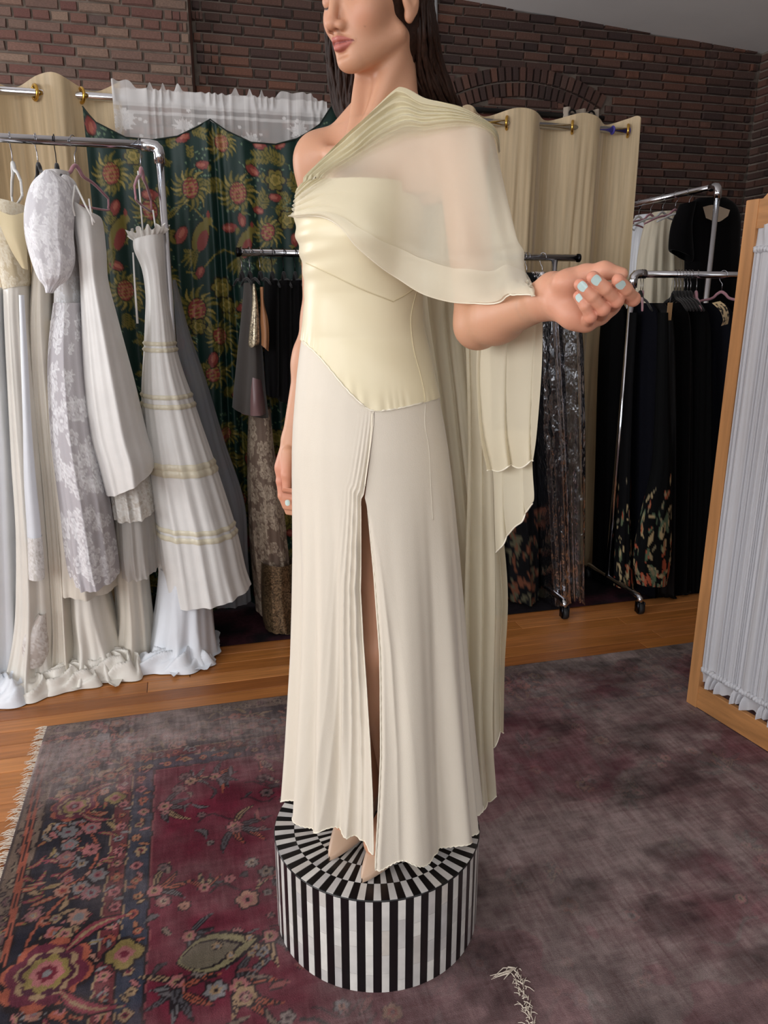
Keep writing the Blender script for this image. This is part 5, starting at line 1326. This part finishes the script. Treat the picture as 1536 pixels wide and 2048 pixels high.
# skin colours (features with shapes of their own: lips, brows, lashes, blush)
skin = np.tile(linv((196, 146, 116)), (len(bodyV), 1))
hl = (bodyV - HC) @ RH
def blend(m, col): 
    m = np.clip(m, 0, 1)[:, None]; skin[:] = skin * (1 - m) + linv(col) * m
inhead = bodyV[:, 2] > 1.74
g = lambda x, y, z, r: np.exp(-(((hl[:, 0] - x) / r[0]) ** 2 + ((hl[:, 1] - y) / r[1]) ** 2 + ((hl[:, 2] - z) / r[2]) ** 2))
for s_ in (-1, 1): blend(.35 * g(.065, s_ * .038, -.02, (.03, .022, .02)) * inhead, (194, 116, 94))
blend(.3 * g(.105, 0, -.024, (.014, .016, .014)) * inhead, (206, 130, 108))
lipm = (hl[:, 0] > .078) & inhead & (np.abs(hl[:, 1]) < .026)
yy = np.abs(hl[:, 1]) / .026; up = -.0510 + .0110 * (1 - yy ** 1.7) - .002 * np.exp(-(yy / .14) ** 2); dn = -.0517 - .0120 * (1 - yy ** 2.0)
lm = np.clip((up - hl[:, 2]) / .0016 + .5, 0, 1) * np.clip((hl[:, 2] - dn) / .0016 + .5, 0, 1) * lipm
blend(lm * .85, (172, 92, 86)); blend((np.abs(hl[:, 2] + .0513) < .0012) * lipm * .7, (110, 52, 52))
for s_ in (-1, 1):
    yb = (hl[:, 1] * s_ - .012) / .038
    blend(inhead * (hl[:, 0] > .05) * (yb > 0) * (yb < 1) * np.clip(1.3 - np.abs(hl[:, 2] - (.040 + .010 * np.sin(yb * 2.2))) / .0042, 0, 1) * .8, (70, 46, 36))
    ye = (hl[:, 1] * s_ - .0165) / .030; el_ = .0095 - .004 * np.sin(np.clip(ye, 0, 1) * PI)
    blend(inhead * (hl[:, 0] > .05) * (ye > -.02) * (ye < 1.04) * np.clip(1.4 - np.abs(hl[:, 2] - el_) / .0016, 0, 1), (40, 24, 20))
    blend(.35 * inhead * (hl[:, 0] > .05) * (ye > -.1) * (ye < 1.1) * np.clip(1 - np.abs(hl[:, 2] - .017) / .009, 0, 1), (168, 112, 92))
    blend(g(.103, s_ * .0072, -.0345, (.006, .004, .0036)) * inhead * .9, (70, 34, 28))
blend(.6 * g(.072, .043, -.036, (.004, .0011, .0011)) * inhead, (110, 70, 54))
hn_c = q(1180, 600, 1.01); blend(.5 * np.exp(-(np.linalg.norm(bodyV - hn_c, axis=1) / .085) ** 4), (206, 140, 116))
for p_ in pip + tip: blend(.35 * np.exp(-(np.linalg.norm(bodyV - p_, axis=1) / .011) ** 2), (206, 112, 98))
blend(.45 * np.exp(-(np.linalg.norm(bodyV - q(573, 960, 1.58), axis=1) / .06) ** 4), (206, 124, 104))
person = empty('person', toW(np.array([0.0, 1.49, POD_T])), 'person in a one-shoulder cream gown standing on the striped podium, one forearm raised', 'person')
M_skin = mat('skin', attr='Col', rough=.48, sss=.12, bump=.05, bscale=420, spec=.4)
bodyV = tuck_in(bodyV)
me = np_mesh('body', toW(bodyV), bodyQ); set_color(me, skin)
body = obj('body', me, M_skin, person)
# finger nails
M_nail = mat('mint_polish', (196, 218, 214), rough=.2, coat=.5)
def nail(tipp, base, r_, wd, ln, view):
    ax_ = tipp - base; ax_ /= np.linalg.norm(ax_); nr = view - ax_ * (view @ ax_); nr /= np.linalg.norm(nr); sd = np.cross(ax_, nr)
    n = 9; P = np.zeros((n, n, 3))
    for i in range(n):
        for j in range(n):
            u = (i / (n - 1) - .5) * 2; v0 = (j / (n - 1) - .5) * 2; uu = u * math.sqrt(1 - .42 * v0 * v0); v = v0 * math.sqrt(1 - .42 * u * u)
            an = uu * wd / r_; off = (r_ + .0008) * math.cos(an) + .0006
            P[i, j] = tipp + ax_ * (v * ln - ln * .25) + nr * off + sd * (r_ + .001) * math.sin(an)
    return grid_obj('fingernail', toW(P), M_nail, body)
for i in range(4):
    vw = np.array([.0, 0, CAMH]) - tip[i]; vw /= np.linalg.norm(vw); vw = vw + np.array([(-.25, -.1, -.05, -.05)[i], 0, .15])
    nail(tip[i], pip[i] + (tip[i] - pip[i]) * .5, FR[i][2], (.0058, .0057, .0055, .0047)[i], (.0070, .0070, .0066, .0056)[i], vw)
vw = np.array([0, 0, CAMH]) - tq[3]; nail(tq[3], tq[2], .0078, .0050, .0066, vw / np.linalg.norm(vw))

# ---- dress: closed shape around the body from its outline
M_satin = mat('cream_satin', (225, 213, 180), rough=.38, var=.03, vscale=5, bump=.06, bscale=18, sheen=.25, spec=.35)
M_crepe = mat('cream_crepe', (221, 211, 194), rough=.55, var=.03, vscale=6, stretch=(3, 3, .4), bump=.1, bscale=420, sheen=.3, spec=.3, transl=.06)
M_edge = mat('rolled_hem', (236, 228, 208), rough=.5)
dress = person
nt, nz_ = 220, 90
TH, T = np.meshgrid(np.linspace(-PI, PI, nt, endpoint=False), np.linspace(0, 1, nz_), indexing='ij')
Zb = zb_of(TH); Zt = zt_of(TH); Zg = Zb + (Zt - Zb) * T
P = surf(TH, Zg, .0025)
# creases: gathers under the bust at her right side, puckers along the lower seam
left = np.exp(-(((TH + PI + PI) % (2 * PI) - PI) / .9) ** 2)
P[..., 1] += -.003 * left * np.sin((Zg - 1.5) * 190 + 2 * np.cos(TH * 2)) * np.exp(-((Zg - 1.53) / .06) ** 2)
P[..., 0] += -.0022 * left * np.sin((Zg - 1.5) * 190) * np.exp(-((Zg - 1.53) / .06) ** 2)
puck = .0012 * np.sin(TH * 37 + 4 * np.sin(TH * 5) + 2 * np.sin(TH * 11)) * np.exp(-((Zg - Zb) / .022) ** 2); P[..., 1] -= puck
P[..., 1] += .0016 * np.sin(Zg * 60 + TH * 4) * (np.sin(TH) < 0)
bod = grid_obj('bodice', toW(P), M_satin, dress, cu=True)
bodP = P
# skirt with the front slit
SL = np.array([(800, 746), (825, 745), (900, 738), (985, 728), (1000, 723), (1200, 721), (1300, 726), (1500, 741), (1600, 746), (1700, 748)], float)
SR = np.array([(800, 747), (825, 745.5), (900, 738.5), (985, 729), (1000, 733), (1150, 748), (1300, 759), (1500, 761), (1600, 757), (1700, 752)], float)
def slit_th(tab):
    zs, ths = [], []
    for y, x in tab:
        D = 1.36
        for _ in range(4):
            h = VH(x, y, D); C, A, B, Dc = shp(h[2]); cs = np.clip((h[0] - C) / A, -.99, .99); D = Dc - B * math.sqrt(1 - cs * cs)
        h = VH(x, y, D); C, A, B, Dc = shp(h[2]); zs.append(h[2]); ths.append(-math.acos(np.clip((h[0] - C) / A, -.99, .99)))
    o = np.argsort(zs); return np.array(zs)[o], np.array(ths)[o]
zL, tL = slit_th(SL); zR, tR = slit_th(SR)
nu, nv = 560, 150
U, T = np.meshgrid(np.linspace(0, 1, nu), np.linspace(0, 1, nv), indexing='ij')
def skirt(U, T, inset=0.0, fs=1.0, hem=0.0):
    z0 = 1.26 - T * (1.26 - .32); a0 = np.interp(z0, zR, tR); a1 = np.interp(z0, zL, tL) + 2 * PI
    th = a0 + (a1 - a0) * U; Zb = zb_of(th) + .002
    dg_ = np.degrees(th) % 360; hz = hem + np.where(U > .5, np.interp(dg_, [90, 180, 205, 230, 250, 266], [.30, .332, .360, .362, .358, .352]), np.interp((dg_ + 100) % 360, [0, 8, 25, 50, 80, 100, 190], [.316, .318, .312, .300, .288, .288, .30])) + .006 * np.sin(th * 9 + 1) + .004 * np.sin(th * 17)
    Z = Zb + (hz - Zb) * T
    fl = np.clip((1.12 - Z) / .8, 0, 1); fl = fl ** 1.2
    x1_ = th * 8 + .6 + 1.4 * np.sin(th * 2.0); w1 = np.sin(x1_) + .28 * np.sin(2 * x1_ + .6); x2_ = th * 17 + 2 + 2 * np.sin(th * 3); w2 = np.sin(x2_) + .25 * np.sin(2 * x2_); w3 = np.sin(th * 31 + np.sin(th * 7) * 2)
    rip = (.0165 * w1 + .0095 * w2 + .002 * w3) * fl * fs
    sh_ = lambda x: 1 - 2 * np.abs(np.sin(x)) ** .8
    dl = (a1 - th); dr = (th - a0)            # angle from the slit's two edges
    zz = np.clip((1.24 - Z) / .1, 0, 1)
    rip += .0050 * sh_(dl * 30 / (.4 + fl)) * np.exp(-(dl / (.10 + .5 * fl)) ** 2) * zz
    rip += .0040 * sh_(dr * 20 / (.4 + fl)) * np.exp(-(dr / (.05 + .24 * fl)) ** 2) * zz * np.clip((1.0 - Z) / .2, 0, 1)
    rip += .012 * np.clip((Z - 1.0) / .1, 0, 1) * 0
    C, A, B, Dc = shp(Z); e_ = rip - inset
    sn = np.sin(th)
    return np.stack([C + (A + e_ * .8) * np.cos(th), Dc + (B + e_) * sn, Z], -1), th
P, th_ = skirt(U, T)
# the pleat at the slit edge turns inwards
tuck = (np.exp(-(U / .004) ** 2) + np.exp(-((1 - U) / .004) ** 2)) * np.clip((1.05 - P[..., 2]) / .1, 0, 1); P[..., 1] += .012 * tuck
sk = grid_obj('skirt', toW(P), M_crepe, dress)
skP = P
for nm, pts in (('hem_edge', P[:, -1]), ('slit_edge', P[0, 32:]), ('slit_edge', P[-1, 32:])):
    pts = pts.copy(); n_ = len(pts); pts[:, 2] -= .0012 * (np.arange(n_) % 3 == 0); pts[:, 1] += .001 * np.sin(np.arange(n_) * 1.9)
    MB().tube(list(toW(pts)), [.0015 * (1 if nm == 'hem_edge' else min(1, .15 + q_ / 30)) for q_ in range(n_)], 5).build(nm, M_edge, sk, True)
bvh_body = BVHTree.FromPolygons([Vector(v) for v in bodyV], [tuple(map(int, f)) for f in bodyQ])
def bvh_grid(P, cu=False):
    nu, nv = P.shape[:2]; return BVHTree.FromPolygons([Vector(v) for v in P.reshape(-1, 3)], [tuple(map(int, f)) for f in grid_quads(nu, nv, cu)])
bvh_bod, bvh_sk = bvh_grid(bodP, True), bvh_grid(skP)
CAMV = Vector((0, 0, CAMH))
def hitD(px, py, trees):
    r = ray(px, py); d = Vector(r).normalized(); best = None
    for t_ in trees:
        h = t_.ray_cast(CAMV, d)
        if h[0] is not None and (best is None or h[0].y < best.y): best = h[0]
    return None if best is None else np.array(best)
M_seam = mat('seam_thread', (204, 190, 154), rough=.6)
M_seam2 = mat('skirt_seam_thread', (206, 197, 180), rough=.6)
def seam(name, pts, parent, m, r_=.0011, off=.0012, n=50, wob=0.0):
    out = []
    for i, (x, y) in enumerate(catmull(pts, n)):
        h = hitD(x + wob * math.sin(i * 1.7), y + wob * math.cos(i * 2.3), (bvh_bod, bvh_sk))
        if h is not None: out.append(h + np.array([0, -off, 0]))
    if len(out) > 3: MB().tube(list(toW(np.array(out))), r_, 6).build(name, m, parent, True)
seam('waist_seam', [(606, 682), (640, 715), (665, 745), (690, 775), (720, 805), (745, 821), (775, 820), (805, 815), (846, 805)], bod, M_edge, .0017, .0008, 60, .5)
seam('bust_seam', [(612, 526), (660, 548), (720, 577), (770, 597), (786, 603)], bod, M_seam, .0010, .0006)
seam('bust_seam', [(786, 603), (810, 590), (835, 572)], bod, M_seam, .0010, .0006, 20)
seam('side_seam', [(835, 575), (824, 620), (822, 650), (828, 700), (840, 745), (848, 780), (851, 802)], bod, M_seam, .0012, .0006)
seam('side_seam', [(851, 806), (850, 850), (858, 900), (862, 980), (866, 1040)], sk, M_seam2, .0009, .0004)
seam('pleat_seam', [(745, 826), (741, 880), (733, 940), (729, 985)], sk, M_edge, .0012, .0008, 30)

# ---- sheer one-shoulder drape over the chest, shoulder and arm
M_chif = mat('cream_chiffon', (238, 230, 208), rough=.6, var=.02, vscale=8, bump=.06, bscale=500, sheen=.3, transl=.25, alpha=.57, spec=.2)
M_chif2 = mat('cream_chiffon_layers', (216, 206, 172), rough=.6, bump=.06, bscale=500, sheen=.3, transl=.15, alpha_attr=True, spec=.2)
TOP = [(599, 384), (628, 344), (668, 303), (710, 262), (752, 216), (790, 182), (815, 178), (850, 196), (890, 206), (930, 218), (962, 236), (985, 268), (992, 300)]
BOT = [(589, 434), (625, 432), (655, 438), (685, 458), (712, 492), (760, 533), (800, 560), (850, 590), (900, 603), (960, 607), (1020, 600), (1058, 590), (1068, 592)]
# outer contour bulges: middle row of the columns
MID = [(592, 410), (628, 388), (662, 370), (698, 360), (734, 355), (776, 360), (808, 372), (850, 390), (892, 400), (938, 408), (985, 412), (1014, 414), (1018, 424)]
nu, nv = 130, 110
ctrl = np.array([TOP, MID, BOT], float).transpose(1, 0, 2)
XY = patch(ctrl, nu, nv)
Dh = np.full((nu, nv), np.nan)
for i in range(nu):
    for j in range(nv):
        h = hitD(XY[i, j, 0], XY[i, j, 1], (bvh_body, bvh_bod))
        if h is not None: Dh[i, j] = h[1]
lim = np.where(np.isnan(Dh), 9.0, Dh - .012)
uu = np.linspace(0, 1, nu); vv_ = np.linspace(0, 1, nv)
Dg = np.where(np.isnan(Dh), np.nan, lim)
guess = np.interp(uu, [0, .15, .35, .5, .7, .9, 1], [1.47, 1.38, 1.35, 1.35, 1.30, 1.27, 1.30])[:, None] + np.zeros((1, nv))
Dg = np.where(np.isnan(Dg), guess, Dg)
endcol = np.interp(vv_, [0, .3, 1], [1.40, 1.36, 1.22])
for it in range(260):
    E = np.pad(Dg, 1, mode='edge'); Dn = (E[2:, 1:-1] + E[:-2, 1:-1] + E[1:-1, 2:] + E[1:-1, :-2]) / 4
    Dg = np.minimum(Dn, lim); Dg[0] = np.minimum(1.475, lim[0]); Dg[-1] = endcol
UUg, VVg = np.meshgrid(uu, vv_, indexing='ij')
sharp = lambda x: (np.abs(np.sin(x)) ** .55)
fold = .007 * sharp(VVg * 17 + 2) * np.exp(-(UUg / .16) ** 2)
fold += .010 * np.exp(-((UUg - .80 - .05 * VVg) / .040) ** 2) * np.clip(VVg / .3, 0, 1)
fold += .004 * np.sin(UUg * 34 + VVg * 3) * np.clip((UUg - .45) / .2, 0, 1) * VVg
fold += .007 * np.exp(-((VVg - .86 + .1 * UUg) / .05) ** 2) * np.clip((UUg - .35) / .2, 0, 1)
P = np.stack([VH(XY[i, j, 0], XY[i, j, 1], Dg[i, j]) for i in range(nu) for j in range(nv)]).reshape(nu, nv, 3)
nr_ = np.cross(np.gradient(P, axis=0), np.gradient(P, axis=1)); nr_ /= (np.linalg.norm(nr_, axis=-1, keepdims=True) + 1e-9); nr_ = np.where(nr_[..., 1:2] > 0, -nr_, nr_)
# the upper band is gathered into overlapping pleats that fan out from her right side to the shoulder
nb_ = 90; vmax = np.interp(uu, [0, .12, .25, .45, .62, .78, .9, 1], [.40, .44, .40, .31, .19, .09, .05, .04])
jj = np.linspace(0, 1, nb_)[None] * vmax[:, None] * (nv - 1); j0 = np.minimum(jj.astype(int), nv - 2); fj = (jj - j0)[..., None]; ii = np.arange(nu)[:, None]
Pb = P[ii, j0] * (1 - fj) + P[ii, j0 + 1] * fj; Nb = nr_[ii, j0] * (1 - fj) + nr_[ii, j0 + 1] * fj
UB, VB = np.meshgrid(uu, np.linspace(0, 1, nb_), indexing='ij')
phs = VB * 6.2 + .5 * np.sin(UB * 2.6 + 1) * VB + .35 * np.sin(UB * 5 + VB * 6)
saw = (phs % 1.0); ple = np.where(saw < .78, (saw / .78) ** .8, 1 - (saw - .78) / .22)
hgt = np.interp(uu, [0, .1, .35, .55, .8, 1], [.005, .009, .012, .012, .008, .004])[:, None] * np.interp(VB, [0, .7, 1], [1, .75, 0])
Pb = Pb + Nb * (.003 + hgt * ple)[..., None]
P = P + nr_ * fold[..., None]
# carry the cloth on behind the arm so that it wraps
back = []
for k_, (da, dD, dz) in enumerate(((-.004, .03, 0), (-.02, .07, -.004), (-.05, .11, -.01), (-.085, .14, -.015))): back.append(P[-1] + np.array([da, dD, dz]))
P2 = np.concatenate([P, np.stack(back)], 0)
# and over the shoulder towards the back
over = []
for k_, (dD, dz) in enumerate(((.02, .003), (.06, -.004), (.10, -.03), (.13, -.09), (.15, -.18))):
    r_ = P2[:, 0].copy(); wq = np.clip((np.linspace(0, 1, len(r_)) - .05) / .3, 0, 1); r_[:, 1] += dD * wq; r_[:, 2] += dz * wq - .004 * (1 - wq) * (k_ + 1); r_[:, 0] += (1 - wq) * .004 * k_; over.append(r_)
P3 = np.concatenate([np.stack(over[::-1], 1), P2], 1)
drape = grid_obj('chiffon_drape', toW(P3), M_chif, dress)
pb_ = grid_obj('pleated_band', toW(Pb), M_chif2, drape)
a_ = pb_.data.color_attributes.new('Mask', 'FLOAT_COLOR', 'POINT'); c4 = np.ones((nu * nb_, 4), np.float32); c4[:, :3] = (.90 * np.interp(VB, [0, .62, 1], [1, .9, 0])).reshape(-1, 1); a_.data.foreach_set('color', c4.ravel())
MB().tube(list(toW(P[:-4, -1] + np.array([0, -.001, 0]))), .0011, 5).build('rolled_edge', M_edge, drape, True)
M_chif_t = mat('cream_chiffon_tail', (230, 220, 194), rough=.6, var=.02, vscale=8, bump=.06, bscale=500, sheen=.3, transl=.25, alpha=.86, spec=.2)
# the lower edge is turned up as a second layer
nb2 = 24; v0_ = np.interp(uu, [0, .2, .38, .6, .85, 1], [.93, .90, .86, .82, .86, .93])
jj = (v0_[:, None] + (1 - v0_)[:, None] * np.linspace(0, 1, nb2)[None]) * (nv - 1); j0 = np.minimum(jj.astype(int), nv - 2); fj = (jj - j0)[..., None]
Pl = P[ii, j0] * (1 - fj) + P[ii, j0 + 1] * fj + (nr_[ii, j0]) * (.004 + .003 * np.sin(np.linspace(0, PI, nb2)))[None, :, None]
grid_obj('turned_edge', toW(Pl), M_chif, drape)
# long tails hanging behind the arm and down her back
def tail(name, rows, folds, amp, nu=90, nv=150, seed=0.0, parent=dress, edge=True, m=None):
    ctl = []
    for (y, xl, xr, Dl, Dr) in rows:
        yl, yr = y if isinstance(y, tuple) else (y, y)
        ctl.append([VH(xl + (xr - xl) * f, yl + (yr - yl) * f, Dl + (Dr - Dl) * f) for f in (0, .33, .66, 1)])
    S = patch(np.array(ctl).transpose(1, 0, 2), nu, nv)
    U, T = np.meshgrid(np.linspace(0, 1, nu), np.linspace(0, 1, nv), indexing='ij')
    sh2 = lambda x: 1 - 2 * np.abs(np.sin(x)) ** .75
    S[..., 1] += amp * (sh2(U * folds * PI + seed + .6 * np.sin(T * 3)) + .4 * np.sin(U * folds * 5 + seed * 2 + T * 2)) * (.5 + .7 * T)
    S[..., 2] += .004 * np.sin(U * 13 + seed) * np.clip((T - .8) / .2, 0, 1)
    o = grid_obj(name, toW(S), m or M_chif_t, parent)
    if edge: MB().tube(list(toW(S[:, -1])), .0015, 5).build('rolled_edge', M_edge, o, True)
    return o, S
tail('chiffon_tail', [(230, 800, 960, 1.56, 1.54), (400, 815, 985, 1.60, 1.57), (600, 832, 965, 1.61, 1.56), (800, 862, 978, 1.62, 1.55), (1000, 885, 998, 1.63, 1.55), (1180, 900, 1014, 1.63, 1.56), (1330, 908, 1008, 1.63, 1.57), ((1560, 1465), 915, 1006, 1.63, 1.58)], 4, .014, seed=.4)
tail('chiffon_tail', [(300, 890, 975, 1.50, 1.45), (600, 925, 978, 1.50, 1.44), (900, 935, 985, 1.53, 1.49), (1200, 928, 990, 1.56, 1.52), (1450, 930, 985, 1.58, 1.55), ((1640, 1590), 940, 992, 1.61, 1.60)], 2.2, .010, seed=1.3)
tail('chiffon_tail', [(590, 968, 1078, 1.36, 1.17), (640, 958, 1084, 1.37, 1.22), (740, 952, 1081, 1.39, 1.25), (860, 958, 1072, 1.41, 1.28), ((942, 925), 972, 1066, 1.42, 1.30)], 2.4, .012, seed=2.0)
tail('chiffon_tail', [(860, 975, 1062, 1.44, 1.33), (940, 985, 1064, 1.44, 1.33), ((1040, 990), 988, 1067, 1.45, 1.33), ((1105, 1010), 990, 1064, 1.46, 1.34)], 2.0, .008, nv=60, seed=.9)
# ---- shoes
M_shoe = mat('nude_satin', (196, 164, 138), rough=.4, sheen=.2)
def shoe(toe, psi, Lf=.215):
    f = np.array([-math.sin(psi), -math.cos(psi), 0]); l = np.array([math.cos(psi), -math.sin(psi), 0]); n, m = 26, 20
    P = np.zeros((n, m, 3))
    for i in range(n):
        t_ = i / (n - 1); wd = .040 * min(1, (t_ / .42)) ** .62 if t_ < .42 else .040 - .012 * ((t_ - .42) / .58)
        wd = max(wd, .0015); sole = .082 * np.clip((t_ - .38) / .62, 0, 1) ** 1.35 + .002; hgt = (.012 + .050 * min(1, t_ / .45)) if t_ < .45 else .062 + .03 * (t_ - .45)
        for j in range(m):
            a = 2 * PI * j / m; cx_, sz = math.cos(a), math.sin(a)
            sq = lambda v, e_: math.copysign(abs(v) ** e_, v)
            P[i, j] = toe - f * t_ * Lf + l * wd * sq(cx_, .8) + np.array([0, 0, sole + hgt * (.5 + .5 * sq(sz, .75))])
    s_ = grid_obj('shoe', toW(P), M_shoe, person, cv=True)
    hb = toe - f * Lf * .93; MB().tube(list(toW(np.array([hb + np.array([0, 0, .085]), hb + np.array([0, 0, .04]), hb + np.array([0, 0, 0.001])]))), [.016, .007, .0045], 10).build('heel', M_shoe, s_, True)
    return s_
for px, py, ps in ((724, 1768, 34), (659, 1724, 30)):
    gq = G(px, py, POD_T); a_, D_ = gq[0] * cy_ - gq[1] * sy_, gq[0] * sy_ + gq[1] * cy_
    shoe(np.array([a_, D_, POD_T + .0005]), math.radians(ps))
# ---- hair
M_hair = mat('dark_brown_hair', (42, 26, 19), rough=.5, var=.4, vscale=40, stretch=(6, 6, .3), spec=.18)
hb = MB(); rh = random.Random(4)
hair_cap = Prims(); hair_cap.ell(hp_(-.016, 0, .050), (.101, .082, .088), RH, .02); hair_cap.ell(hp_(-.045, 0, -.02), (.062, .068, .075), RH, .03)
hair_cap.ell(hp_(.088, 0, -.03), (.075, .060, .105), RH, .02, 's')
F, ax = hair_cap.field(HC - .2, HC + .2, .005); hv, hq = surface_nets(F, ax, .005)
hv = toW(hv); hb.add(hv, [tuple(map(int, f)) for f in hq])
def bunch(rowsL, rowsR, D0, D1, n, r_, seed):
    rl = np.array(rowsL, float); rr_ = np.array(rowsR, float)
    for k_ in range(n):
        f = rh.random(); dd = rh.random(); pts = []; ph_ = rh.uniform(0, 6)
        for i in range(len(rl)):
            ff = np.clip(f + .07 * math.sin(i * .9 + ph_), 0, 1); x, y = rl[i] * (1 - ff) + rr_[i] * ff
            D = D0[i] + (D1[i] - D0[i]) * dd - .03 * math.sin(ff * PI)
            pts.append(VH(x, y, D))
        pts = catmull(pts, 26); rad = [r_ * rh.uniform(.7, 1.2) * (1 if q_ < 20 else (26 - q_) / 6.5) for q_ in range(26)]
        hb.tube(list(toW(pts)), rad, 6)
bunch([(828, -60), (822, 10), (817, 60), (808, 110), (806, 150), (822, 190), (840, 215), (850, 260)], [(850, -60), (864, 10), (872, 60), (880, 105), (893, 150), (910, 195), (925, 225), (930, 270)],
      [1.47, 1.46, 1.46, 1.48, 1.50, 1.52, 1.56, 1.60], [1.55, 1.54, 1.54, 1.55, 1.56, 1.58, 1.62, 1.66], 170, .0040, 1)
bunch([(650, 30), (654, 80), (656, 120), (660, 165), (666, 205), (680, 238), (700, 262), (715, 290)], [(760, 30), (756, 80), (748, 120), (740, 165), (732, 205), (722, 238), (725, 262), (735, 290)],
      [1.56, 1.57, 1.58, 1.59, 1.60, 1.60, 1.61, 1.62], [1.62, 1.62, 1.63, 1.64, 1.64, 1.64, 1.65, 1.66], 190, .0042, 2)
hair = hb.build('hair', M_hair, person, True)
